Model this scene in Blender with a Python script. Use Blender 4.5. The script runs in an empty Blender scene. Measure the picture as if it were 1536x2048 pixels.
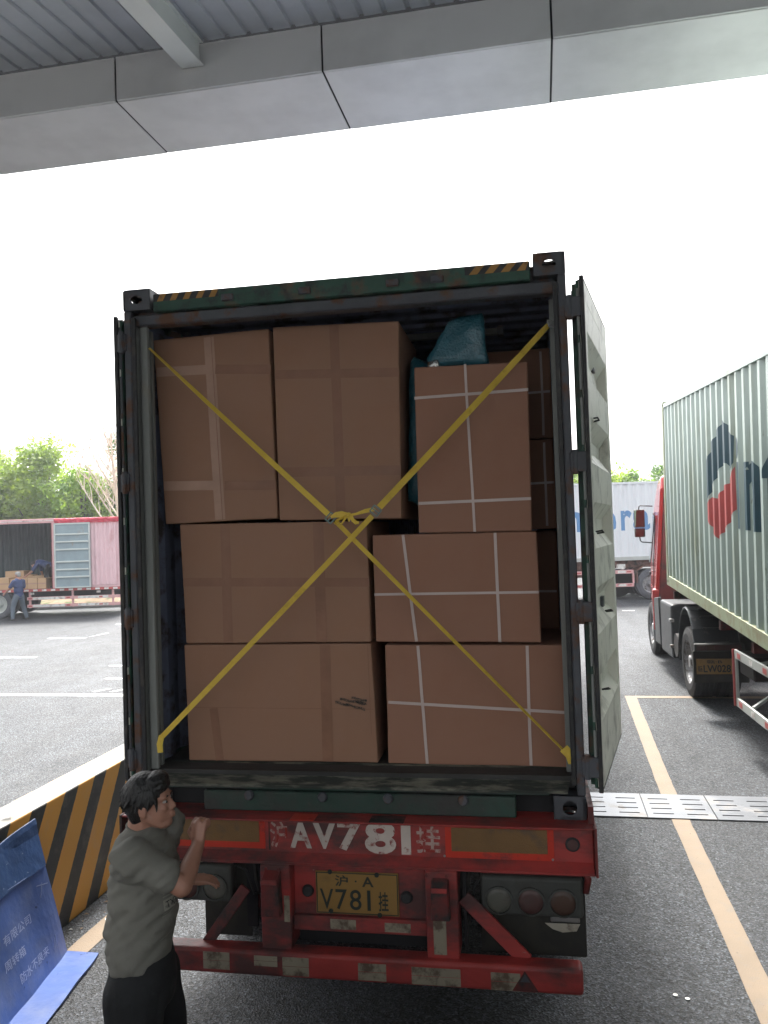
import bpy, bmesh, math, random
from mathutils import Vector, Matrix, noise as mnoise
from mathutils.bvhtree import BVHTree
PI = math.pi
random.seed(7)
S = bpy.context.scene
COL = S.collection

# ------------------------------------------------------------------ camera, sky, sun, exposure
H = 2.65
cam = bpy.data.cameras.new('camera')
co = bpy.data.objects.new('camera', cam); COL.objects.link(co); S.camera = co
r_ = Vector((0.98131670, 0.18945697, -0.03352006))
u_ = Vector((0.03753681, -0.01765194, 0.99913933))
f_ = Vector((-0.18870221, 0.98173034, 0.02443376))
m = Matrix.Identity(4)
for i in range(3):
    m[i][0] = r_[i]; m[i][1] = u_[i]; m[i][2] = -f_[i]
m[2][3] = H
co.matrix_world = m
cam.sensor_fit = 'VERTICAL'; cam.sensor_height = 36; cam.sensor_width = 27
cam.lens = 1627.5 * 36 / 2048
cam.clip_start = 0.05; cam.clip_end = 2000

HAZE = .0013
SUN_EL, SUN_AZ = math.radians(58), math.radians(14)      # azimuth measured from +y towards -x
w = bpy.data.worlds.new("World"); S.world = w; w.use_nodes = True
nt = w.node_tree; nt.nodes.clear()
sky = nt.nodes.new('ShaderNodeTexSky'); sky.sky_type = 'NISHITA'; sky.sun_disc = False
sky.sun_elevation = SUN_EL; sky.sun_rotation = -SUN_AZ
sky.air_density = 1.6; sky.dust_density = 6.0; sky.ozone_density = 1.0
hs = nt.nodes.new('ShaderNodeHueSaturation'); hs.inputs['Saturation'].default_value = 0.16
hs.inputs['Value'].default_value = 1.0
bg = nt.nodes.new('ShaderNodeBackground'); bg.inputs[1].default_value = 0.13
wo = nt.nodes.new('ShaderNodeOutputWorld')
nt.links.new(sky.outputs[0], hs.inputs['Color']); nt.links.new(hs.outputs[0], bg.inputs[0]); nt.links.new(bg.outputs[0], wo.inputs[0])
sl = bpy.data.lights.new('sun', 'SUN'); sl.energy = 1.7; sl.angle = math.radians(11); sl.color = (1, .95, .88)
so = bpy.data.objects.new('sun', sl); COL.objects.link(so)
sd = Vector((-math.sin(SUN_AZ)*math.cos(SUN_EL), math.cos(SUN_AZ)*math.cos(SUN_EL), math.sin(SUN_EL)))
so.rotation_euler = sd.to_track_quat('Z', 'Y').to_euler(); so.location = sd*50
S.view_settings.view_transform = 'Standard'; S.view_settings.look = 'None'
S.view_settings.gamma = 1; S.view_settings.exposure = 2.2; S.view_settings.use_curve_mapping = False

# ------------------------------------------------------------------ materials
def nn(t, ty, **kw):
    n = t.nodes.new(ty)
    for k, v in kw.items():
        if k in n.inputs.keys(): n.inputs[k].default_value = v
        else: setattr(n, k, v)
    return n
def rgb(c): return (c[0], c[1], c[2], 1)
def mat(name, col, rough=.6, metal=0, var=.12, vs=2.5, dirt=None, dlo=.5, dhi=.62, ds=5, dst=1.0, bump=.08, bs=40, spec=.5,
        dirt2=None, d2lo=.6, d2hi=.64, d2s=14, stretch=(1, 1, 1), trans=0, coat=0):
    M = bpy.data.materials.new(name); M.use_nodes = True; t = M.node_tree; L = t.links.new
    b = t.nodes['Principled BSDF']
    b.inputs['Metallic'].default_value = metal; b.inputs['Specular IOR Level'].default_value = spec
    if coat: b.inputs['Coat Weight'].default_value = coat
    tc = nn(t, 'ShaderNodeTexCoord'); mp = nn(t, 'ShaderNodeMapping'); mp.inputs['Scale'].default_value = stretch
    L(tc.outputs['Object'], mp.inputs[0])
    n1 = nn(t, 'ShaderNodeTexNoise', Scale=vs, Detail=5.0, Roughness=.6); L(mp.outputs[0], n1.inputs['Vector'])
    r1 = nn(t, 'ShaderNodeMapRange'); r1.inputs[1].default_value = .3; r1.inputs[2].default_value = .7
    r1.inputs[3].default_value = 1-var; r1.inputs[4].default_value = 1+var; L(n1.outputs[0], r1.inputs[0])
    mx = nn(t, 'ShaderNodeMix', data_type='RGBA', blend_type='MULTIPLY'); mx.inputs[0].default_value = 1
    mx.inputs[6].default_value = rgb(col); L(r1.outputs[0], mx.inputs[7])
    out = mx.outputs[2]; ro = None
    for (dc, lo, hi, s, st) in ((dirt, dlo, dhi, ds, dst), (dirt2, d2lo, d2hi, d2s, 1.0)):
        if dc is None: continue
        n2 = nn(t, 'ShaderNodeTexNoise', Scale=s, Detail=8.0, Roughness=.65); L(mp.outputs[0], n2.inputs['Vector'])
        r2 = nn(t, 'ShaderNodeMapRange'); r2.inputs[1].default_value = lo; r2.inputs[2].default_value = hi
        r2.inputs[4].default_value = st; L(n2.outputs[0], r2.inputs[0])
        m2 = nn(t, 'ShaderNodeMix', data_type='RGBA'); L(r2.outputs[0], m2.inputs[0]); L(out, m2.inputs[6]); m2.inputs[7].default_value = rgb(dc)
        out = m2.outputs[2]; ro = r2.outputs[0]
    L(out, b.inputs['Base Color'])
    if ro is not None:
        rr = nn(t, 'ShaderNodeMapRange'); rr.inputs[3].default_value = rough; rr.inputs[4].default_value = min(1, rough+.25)
        L(ro, rr.inputs[0]); L(rr.outputs[0], b.inputs['Roughness'])
    else: b.inputs['Roughness'].default_value = rough
    if bump:
        n3 = nn(t, 'ShaderNodeTexNoise', Scale=bs, Detail=3.0); L(mp.outputs[0], n3.inputs['Vector'])
        bp = nn(t, 'ShaderNodeBump', Strength=bump, Distance=.01); L(n3.outputs[0], bp.inputs['Height']); L(bp.outputs[0], b.inputs['Normal'])
    return M

def asphalt_mat():
    M = bpy.data.materials.new('asphalt'); M.use_nodes = True; t = M.node_tree; L = t.links.new
    b = t.nodes['Principled BSDF']; tc = nn(t, 'ShaderNodeTexCoord')
    v = nn(t, 'ShaderNodeTexVoronoi', Scale=84.0); L(tc.outputs['Object'], v.inputs['Vector'])
    v2 = nn(t, 'ShaderNodeTexNoise', Scale=160.0, Detail=2.0); L(tc.outputs['Object'], v2.inputs['Vector'])
    n = nn(t, 'ShaderNodeTexNoise', Scale=.5, Detail=6.0, Roughness=.6); L(tc.outputs['Object'], n.inputs['Vector'])
    ng = nn(t, 'ShaderNodeTexNoise', Scale=2.2, Detail=4.0); L(tc.outputs['Object'], ng.inputs['Vector'])
    sc_ = nn(t, 'ShaderNodeSeparateColor'); L(v.outputs['Color'], sc_.inputs[0])
    vr = nn(t, 'ShaderNodeValToRGB'); vr.color_ramp.elements[0].color = (.008, .008, .008, 1); vr.color_ramp.elements[1].color = (.15, .15, .15, 1)  # palest stones paint the glints into the albedo
    for p_, q_ in ((.35, .022), (.62, .046), (.86, .075)):
        e_ = vr.color_ramp.elements.new(p_); e_.color = (q_, q_, q_, 1)
    L(sc_.outputs[0], vr.inputs[0]); r1 = vr
    r2 = nn(t, 'ShaderNodeMapRange'); r2.inputs[1].default_value = .3; r2.inputs[2].default_value = .7
    r2.inputs[3].default_value = .84; r2.inputs[4].default_value = 1.16; L(n.outputs[0], r2.inputs[0])
    mu = mu_ = nn(t, 'ShaderNodeMath', operation='MULTIPLY'); L(r1.outputs[0], mu.inputs[0]); L(r2.outputs[0], mu.inputs[1])
    cr = nn(t, 'ShaderNodeMix', data_type='RGBA', blend_type='MULTIPLY'); cr.inputs[0].default_value = 1
    cr.inputs[6].default_value = (.68, .77, .90, 1); L(mu.outputs[0], cr.inputs[7]); L(cr.outputs[2], b.inputs['Base Color'])
    r3 = nn(t, 'ShaderNodeMapRange'); r3.inputs[1].default_value = .35; r3.inputs[2].default_value = .65
    r3.inputs[3].default_value = .95; r3.inputs[4].default_value = 1.05; L(ng.outputs[0], r3.inputs[0])
    r4 = nn(t, 'ShaderNodeMapRange'); r4.inputs[3].default_value = .50; r4.inputs[4].default_value = .80; L(sc_.outputs[1], r4.inputs[0])
    mr = nn(t, 'ShaderNodeMath', operation='MULTIPLY'); L(r3.outputs[0], mr.inputs[0]); L(r4.outputs[0], mr.inputs[1]); L(mr.outputs[0], b.inputs['Roughness'])
    # oil drips, tyre lanes
    mpt = nn(t, 'ShaderNodeMapping'); mpt.inputs['Scale'].default_value = (2.2, .12, 1); L(tc.outputs['Object'], mpt.inputs[0])
    nt2 = nn(t, 'ShaderNodeTexNoise', Scale=1.0, Detail=4.0, Roughness=.6); L(mpt.outputs[0], nt2.inputs['Vector'])
    rt2 = nn(t, 'ShaderNodeMapRange'); rt2.inputs[1].default_value = .42; rt2.inputs[2].default_value = .60; rt2.inputs[3].default_value = 1.12; rt2.inputs[4].default_value = .78; L(nt2.outputs[0], rt2.inputs[0])
    mt2 = nn(t, 'ShaderNodeMath', operation='MULTIPLY'); L(mu_.outputs[0], mt2.inputs[0]); L(rt2.outputs[0], mt2.inputs[1]); mu_ = mt2
    ns = nn(t, 'ShaderNodeTexNoise', Scale=1.3, Detail=5.0, Roughness=.7); L(tc.outputs['Object'], ns.inputs['Vector'])
    rs = nn(t, 'ShaderNodeMapRange'); rs.inputs[1].default_value = .60; rs.inputs[2].default_value = .70; rs.inputs[3].default_value = 1; rs.inputs[4].default_value = .55; L(ns.outputs[0], rs.inputs[0])
    m9 = nn(t, 'ShaderNodeMath', operation='MULTIPLY'); L(mu_.outputs[0], m9.inputs[0]); L(rs.outputs[0], m9.inputs[1]); L(m9.outputs[0], cr.inputs[7])
    ad = nn(t, 'ShaderNodeMath', operation='MULTIPLY_ADD'); L(v2.outputs[0], ad.inputs[0]); ad.inputs[1].default_value = .5; L(v.outputs['Distance'], ad.inputs[2])
    bp = nn(t, 'ShaderNodeBump', Strength=.9, Distance=.007); L(ad.outputs[0], bp.inputs['Height']); L(bp.outputs[0], b.inputs['Normal'])
    b.inputs['Specular IOR Level'].default_value = .42
    return M

def stripe_mat():
    M = bpy.data.materials.new('barrier_paint'); M.use_nodes = True; t = M.node_tree; L = t.links.new
    b = t.nodes['Principled BSDF']; tc = nn(t, 'ShaderNodeTexCoord'); sx = nn(t, 'ShaderNodeSeparateXYZ'); L(tc.outputs['Object'], sx.inputs[0])
    nz = nn(t, 'ShaderNodeTexNoise', Scale=30.0, Detail=4.0); L(tc.outputs['Object'], nz.inputs['Vector'])
    def ma(op, a, bb, c=None):
        k = nn(t, 'ShaderNodeMath', operation=op)
        for i, q in enumerate((a, bb, c)):
            if q is None: continue
            if isinstance(q, (int, float)): k.inputs[i].default_value = q
            else: L(q, k.inputs[i])
        return k.outputs[0]
    # object space: x=0 near face, z=0 ground, y world y
    e = ma('MULTIPLY_ADD', sx.outputs[2], -.61, sx.outputs[1])
    e = ma('MULTIPLY_ADD', sx.outputs[0], 1.5, e)
    e = ma('MULTIPLY_ADD', nz.outputs[0], .012, e)
    e = ma('ADD', e, .61*.91 - 5.385 + 38)
    e = ma('FRACT', ma('DIVIDE', e, .382), 0)
    k = ma('LESS_THAN', e, .44)
    mx = nn(t, 'ShaderNodeMix', data_type='RGBA'); L(k, mx.inputs[0]); mx.inputs[6].default_value = (.62, .30, .045, 1); mx.inputs[7].default_value = (.03, .032, .034, 1)
    n2 = nn(t, 'ShaderNodeTexNoise', Scale=3.5, Detail=9.0, Roughness=.7); L(tc.outputs['Object'], n2.inputs['Vector'])
    r2 = nn(t, 'ShaderNodeMapRange'); r2.inputs[1].default_value = .5; r2.inputs[2].default_value = .8; r2.inputs[4].default_value = .35; L(n2.outputs[0], r2.inputs[0])
    # upward faces mixed paler: the sunlit top is put into the paint
    ge = nn(t, 'ShaderNodeNewGeometry'); sg = nn(t, 'ShaderNodeSeparateXYZ'); L(ge.outputs['Normal'], sg.inputs[0])
    up = ma('MULTIPLY', ma('MAXIMUM', sg.outputs[2], 0), .45)
    m2 = nn(t, 'ShaderNodeMix', data_type='RGBA'); L(ma('MAXIMUM', r2.outputs[0], up), m2.inputs[0]); L(mx.outputs[2], m2.inputs[6]); m2.inputs[7].default_value = (.36, .33, .29, 1)
    L(m2.outputs[2], b.inputs['Base Color']); b.inputs['Roughness'].default_value = .5
    bp = nn(t, 'ShaderNodeBump', Strength=.15, Distance=.01); L(n2.outputs[0], bp.inputs['Height']); L(bp.outputs[0], b.inputs['Normal'])
    return M

def leaf_mat(name, c, c2):
    M = bpy.data.materials.new(name); M.use_nodes = True; t = M.node_tree; L = t.links.new
    b = t.nodes['Principled BSDF']; tc = nn(t, 'ShaderNodeTexCoord')
    n = nn(t, 'ShaderNodeTexNoise', Scale=.9, Detail=4.0); L(tc.outputs['Object'], n.inputs['Vector'])
    gi = nn(t, 'ShaderNodeTexWhiteNoise'); L(tc.outputs['Object'], gi.inputs['Vector'])
    r = nn(t, 'ShaderNodeMapRange'); r.inputs[1].default_value = .35; r.inputs[2].default_value = .65; L(n.outputs[0], r.inputs[0])
    mx = nn(t, 'ShaderNodeMix', data_type='RGBA'); L(r.outputs[0], mx.inputs[0]); mx.inputs[6].default_value = rgb(c); mx.inputs[7].default_value = rgb(c2)
    L(mx.outputs[2], b.inputs['Base Color']); b.inputs['Roughness'].default_value = .55
    tr = nn(t, 'ShaderNodeBsdfTranslucent'); m3 = nn(t, 'ShaderNodeMix', data_type='RGBA', blend_type='MULTIPLY'); m3.inputs[0].default_value = 1
    L(mx.outputs[2], m3.inputs[6]); m3.inputs[7].default_value = (2.2, 2.2, .9, 1); L(m3.outputs[2], tr.inputs[0])
    ms = nn(t, 'ShaderNodeMixShader'); ms.inputs[0].default_value = .45
    L(b.outputs[0], ms.inputs[1]); L(tr.outputs[0], ms.inputs[2]); L(ms.outputs[0], t.nodes['Material Output'].inputs[0])
    return M

RUST = (.10, .045, .025)
GRIME = (.045, .042, .038)
M = dict(
    asphalt=asphalt_mat(), barrier=stripe_mat(),
    yline=mat('yellow_road_paint', (.19, .137, .085), .6, var=.1, dirt=(.16, .13, .1), dlo=.52, dhi=.8, ds=9, bump=.3, bs=120, dirt2=(.07, .07, .07), d2lo=.66, d2hi=.7, d2s=45),
    wline=mat('white_road_paint', (.72, .72, .72), .6, var=.1, dirt=(.3, .3, .3), ds=8, bump=.2, bs=90),
    steelgrate=mat('steel_grate', (.17, .18, .195), .45, metal=.6, var=.15, vs=1.5, dirt=(.2, .19, .18), ds=3, bump=.1, bs=30),
    dark=mat('dark_void', (.012, .012, .014), .8, bump=0),  # plain black, also used for shade in recesses and behind gaps
    panel=mat('grey_composite_panel', (.58, .58, .58), .38, var=.04, vs=.8, bump=.03, bs=3, dirt=(.38, .38, .38), dlo=.45, dhi=.75, ds=1.2, dst=.5),
    deck=mat('grey_roof_deck', (.38, .40, .43), .5, metal=.2, var=.08, bump=.05, bs=8),
    beam=mat('pale_painted_steel', (.55, .57, .55), .45, var=.05, bump=.04),
    concrete=mat('concrete', (.3, .3, .29), .85, var=.2, bump=.3, bs=30),
    cgreen=mat('dark_green_container_paint', (.022, .075, .05), .55, var=.3, vs=2, dirt=RUST, dlo=.52, dhi=.64, ds=4, dirt2=(.03, .03, .035), d2lo=.5, d2hi=.68, d2s=9, bump=.25, bs=30),
    csill=mat('grimy_green_sill', (.020, .050, .038), .65, var=.3, vs=2, dirt=(.035, .035, .033), dlo=.42, dhi=.62, ds=3, dirt2=(.09, .08, .065), d2lo=.66, d2hi=.72, d2s=12, bump=.3, bs=30),
    cframe=mat('shade_toned_container_frame', (.06, .064, .075), .55, var=.3, dirt=RUST, dlo=.5, dhi=.62, ds=6, bump=.3, bs=35),  # base tone holds backlit shade, lifted for veil glare; rust comes on top
    cinner=mat('pale_grey_liner_paint', (.20, .21, .20), .55, var=.12, dirt=(.2, .18, .15), dlo=.55, dhi=.75, ds=4, dirt2=(.1, .06, .04), d2lo=.69, d2hi=.72, d2s=22, bump=.15, bs=20, stretch=(1, 1, .5)),
    cwall=mat('dark_interior_wall', (.11, .125, .185), .6, var=.2, dirt=(.05, .04, .04), ds=6, bump=.15, bs=25),
    doorin=mat('cream_door_paint', (.78, .77, .69), .5, var=.08, dirt=(.34, .33, .28), dlo=.5, dhi=.7, ds=5, dirt2=(.13, .1, .08), d2lo=.70, d2hi=.72, d2s=26, bump=.12, bs=18),
    gasket=mat('black_rubber_gasket', (.018, .018, .02), .6, var=.2, bump=.2, dirt=(.06, .055, .05), ds=8),
    floor=mat('worn_plywood_floor', (.035, .034, .033), .8, var=.3, bump=.3, bs=30),
    sillpaint=mat('worn_threshold_paint', (.17, .165, .13), .75, var=.25, dirt=(.035, .04, .035), dlo=.40, dhi=.52, ds=7, bump=.4, bs=30, stretch=(.5, 2, 2)),
    hazy=mat('hazard_yellow', (.34, .17, .03), .5, var=.15, dirt=(.1, .07, .04), ds=16, dlo=.56, dhi=.7),
    hazb=mat('hazard_black', (.02, .02, .022), .5, var=.15),
    cardA=mat('brown_cardboard', (.295, .162, .105), .82, var=.05, vs=1.2, bump=.12, bs=9, dirt=(.285, .150, .092), dlo=.45, dhi=.8, ds=2.2),
    cardB=mat('reddish_cardboard', (.292, .150, .100), .82, var=.05, vs=1.1, bump=.10, bs=9, dirt=(.268, .132, .084), dlo=.45, dhi=.8, ds=2.2),
    cardC=mat('tan_cardboard', (.47, .31, .18), .85, var=.08, bump=.1, bs=10),
    tape=mat('brown_packing_tape', (.245, .125, .078), .42, spec=.3, var=.12, vs=6, bump=.15, bs=25),
    tapel=mat('clear_packing_tape', (.385, .235, .17), .45, spec=.35, var=.12, vs=6, bump=.15, bs=25),
    strapw=mat('white_plastic_strap', (.50, .41, .38), .4, var=.06, bump=.1, bs=120),
    webbing=mat('yellow_polyester_webbing', (.74, .52, .07), .6, var=.08, vs=8, bump=.5, bs=260, dirt=(.5, .33, .05), ds=12, dlo=.55, dhi=.75),
    buckle=mat('galvanised_buckle', (.13, .2, .19), .35, metal=.7),
    bluewrap=mat('blue_bubble_wrap', (.018, .105, .145), .3, var=.2, vs=7, bump=.9, bs=70, coat=.3),
    foil=mat('silver_foil', (.6, .6, .58), .25, metal=.9, bump=1, bs=60),
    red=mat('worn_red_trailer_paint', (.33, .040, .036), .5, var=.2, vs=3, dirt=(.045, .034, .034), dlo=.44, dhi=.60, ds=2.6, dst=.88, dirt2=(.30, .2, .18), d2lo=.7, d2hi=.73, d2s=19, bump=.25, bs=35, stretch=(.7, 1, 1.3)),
    redd=mat('grimy_and_shaded_red_paint', (.16, .022, .02), .55, var=.25, dirt=(.03, .025, .024), dlo=.42, dhi=.6, ds=5, bump=.3, bs=30),
    amber=mat('amber_reflector_sheet', (.17, .09, .03), .4, var=.15, vs=5, dirt=(.09, .06, .04), dlo=.55, dhi=.7, ds=7, dirt2=(.02, .02, .02), d2lo=.7, d2hi=.72, d2s=12, bump=.3, bs=220),
    redrefl=mat('red_reflector_border', (.46, .035, .02), .35, var=.12, dirt=(.15, .03, .03), ds=8, dlo=.58, dhi=.7),
    whrefl=mat('dirty_white_reflector', (.27, .24, .18), .4, var=.12, dirt=(.10, .07, .05), dlo=.5, dhi=.62, ds=11, bump=.15),
    wornwhite=mat('worn_white_lettering', (.46, .40, .36), .7, var=.25, dirt=(.22, .045, .04), dlo=.545, dhi=.66, ds=24, bump=.1),
    faded=mat('faded_lettering', (.36, .26, .23), .7, var=.2, dirt=(.26, .035, .03), dlo=.45, dhi=.56, ds=22, bump=.1),
    platey=mat('yellow_number_plate', (.26, .15, .045), .4, var=.1, dirt=(.2, .12, .04), dlo=.55, dhi=.75, ds=9, bump=.08),
    plateb=mat('black_plate_lettering', (.02, .028, .025), .45, bump=0),
    rubber=mat('tyre_rubber', (.022, .022, .024), .75, var=.2, dirt=(.06, .055, .05), dlo=.5, dhi=.75, ds=6, bump=.3, bs=50),
    dirtrubber=mat('dusty_tyre_rubber', (.09, .095, .11), .75, var=.2, dirt=(.06, .055, .05), dlo=.5, dhi=.75, ds=6, bump=.3, bs=50),
    lampbody=mat('dusty_lamp_housing', (.05, .052, .048), .65, var=.2, dirt=(.05, .048, .042), ds=6, dlo=.5, dhi=.7),
    lensr=mat('red_lamp_lens', (.07, .03, .028), .5, coat=.1, dirt=(.07, .05, .045), ds=9, dlo=.45, dhi=.7),
    lensw=mat('clear_lamp_lens', (.09, .09, .075), .5, coat=.1, dirt=(.08, .07, .06), ds=9),
    lensa=mat('amber_lamp_lens', (.065, .035, .025), .5, coat=.1, dirt=(.07, .05, .045), ds=9),
    flap=mat('dusty_mudflap_rubber', (.028, .027, .024), .85, var=.2, dirt=(.05, .045, .036), dlo=.5, dhi=.75, ds=5),
    steel=mat('bare_steel', (.4, .4, .4), .4, metal=.8, var=.15, dirt=(.15, .12, .1), ds=8),
    skin=mat('skin', (.33, .165, .115), .5, var=.08, vs=14, bump=.1, bs=90),
    hair=mat('black_hair', (.008, .0075, .008), .5, var=.3, vs=30, bump=.7, bs=100, stretch=(1, 1, .35)),
    greyhair=mat('grey_hair', (.30, .29, .28), .6, bump=.5, bs=80),
    shirt=mat('grey_cotton_shirt', (.158, .155, .136), .88, var=.06, vs=4, bump=.25, bs=200),
    shirtprint=mat('pale_shirt_print', (.24, .235, .20), .8, bump=0),
    trousers=mat('black_trousers', (.012, .013, .015), .85, var=.2, bump=.2, bs=60),
    navy=mat('navy_shirt', (.035, .055, .14), .85, var=.1, bump=.2, bs=60),
    bluegrey=mat('blue_grey_trousers', (.085, .11, .14), .85, var=.12, bump=.2, bs=60),
    shoe=mat('dark_shoes', (.03, .03, .03), .6),
    blue=mat('blue_corrugated_plastic', (.055, .105, .30), .38, var=.18, vs=3, dirt=(.12, .16, .3), dlo=.5, dhi=.75, ds=4, dirt2=(.01, .02, .07), d2lo=.66, d2hi=.7, d2s=10, bump=.35, bs=14),
    blued=mat('dark_blue_plastic_flap', (.022, .05, .13), .34, var=.25, vs=5, dirt=(.35, .37, .4), dlo=.66, dhi=.7, ds=20, bump=.6, bs=16),
    blueprint=mat('pale_print_on_blue', (.34, .40, .62), .5, bump=0),
    ggreen=mat('pale_green_container_paint', (.42, .50, .465), .45, var=.1, vs=1.5, dirt=(.24, .26, .17), dlo=.5, dhi=.75, ds=1.6, dirt2=(.13, .11, .07), d2lo=.66, d2hi=.73, d2s=11, bump=.1, bs=10, stretch=(1, 1, .3)),
    grail=mat('mossy_green_rail_paint', (.27, .31, .2), .5, var=.15, dirt=(.2, .17, .09), dlo=.5, dhi=.68, ds=4, dirt2=RUST, d2lo=.68, d2hi=.72, d2s=9, bump=.15),
    logonavy=mat('dark_teal_logo_paint', (.03, .075, .10), .45, var=.1),
    logored=mat('faded_red_logo_paint', (.46, .09, .085), .45, var=.1),
    logogrey=mat('grey_logo_paint', (.30, .34, .33), .45, var=.05),
    white=mat('white_container_paint', (.68, .71, .74), .45, var=.05, dirt=(.5, .5, .5), ds=2, dlo=.6, dhi=.8, stretch=(1, 1, .3)),
    skyblue=mat('blue_container_lettering', (.10, .24, .46), .5, var=.05),
    chassisbrown=mat('rusty_brown_chassis', (.17, .09, .07), .7, var=.25, dirt=(.06, .045, .04), ds=4),
    dusty=mat('dusty_black_chassis', (.035, .033, .033), .7, var=.25, dirt=(.11, .09, .07), ds=5, dlo=.55, dhi=.75),
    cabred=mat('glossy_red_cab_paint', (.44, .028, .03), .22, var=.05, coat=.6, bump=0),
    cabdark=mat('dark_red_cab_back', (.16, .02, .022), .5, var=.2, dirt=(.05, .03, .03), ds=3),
    plastic=mat('dark_grey_plastic', (.055, .06, .065), .5, var=.15, dirt=(.11, .11, .11), dlo=.55, dhi=.75, ds=6, bump=.1),
    fender=mat('scuffed_black_fender_plastic', (.04, .044, .048), .35, var=.15, dirt=(.10, .10, .10), dlo=.6, dhi=.7, ds=9, bump=.2, bs=30),
    pale=mat('pale_weathered_panel', (.42, .44, .42), .6, var=.1),
    glass=mat('dark_window_glass', (.03, .04, .045), .08, bump=0, coat=.3),
    mirror=mat('mirror_glass', (.14, .17, .15), .04, metal=1, bump=0, var=0),
    pink=mat('faded_pink_corrugated_steel', (.72, .50, .53), .5, var=.08, dirt=(.5, .22, .22), dlo=.55, dhi=.75, ds=2, stretch=(1, 1, .4)),
    tarp=mat('red_tarpaulin', (.50, .03, .06), .4, var=.2, vs=4, bump=1, bs=7),
    pinkrail=mat('faded_pink_rail', (.60, .34, .34), .5, var=.12, dirt=(.4, .1, .1), ds=6, dlo=.6, dhi=.7),
    bluedoor=mat('grey_blue_door_paint', (.24, .31, .34), .5, var=.1, dirt=(.28, .22, .15), dlo=.58, dhi=.75, ds=3),
    paledoor=mat('pale_door_rib_paint', (.5, .54, .52), .5, var=.08),
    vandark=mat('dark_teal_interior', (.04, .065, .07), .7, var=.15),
    wrail=mat('white_reflective_rail', (.66, .66, .64), .45, var=.08, dirt=(.4, .35, .32), ds=6),
    rimg=mat('grey_wheel_rim', (.30, .30, .31), .5, metal=.3, var=.15, dirt=(.1, .08, .07), ds=10),
    bark=mat('brown_bark', (.10, .075, .055), .9, var=.3, bump=.8, bs=15),
    barebark=mat('pale_bare_bark', (.60, .52, .44), .85, var=.15, bump=.4, bs=20),
    leafA=leaf_mat('mid_green_leaves', (.12, .19, .035), (.20, .27, .05)),
    leafB=leaf_mat('yellow_green_leaves', (.10, .19, .035), (.20, .28, .05)),
    leafC=leaf_mat('dark_green_leaves', (.04, .095, .04), (.09, .15, .05)),
    soil=mat('dry_leaf_litter', (.24, .17, .11), .95, var=.3, vs=8, dirt=(.08, .1, .04), ds=2, dlo=.52, dhi=.62, bump=1, bs=12),
    hill=mat('haze_tinted_wooded_hill', (.16, .28, .27), .95, var=.1, vs=.05, bump=0),  # distance haze put into the hill's blue-green colour
    eyewhite=mat('eye_white', (.35, .32, .3), .3, bump=0),
    paper=mat('white_paper', (.7, .7, .68), .7),
)

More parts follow.
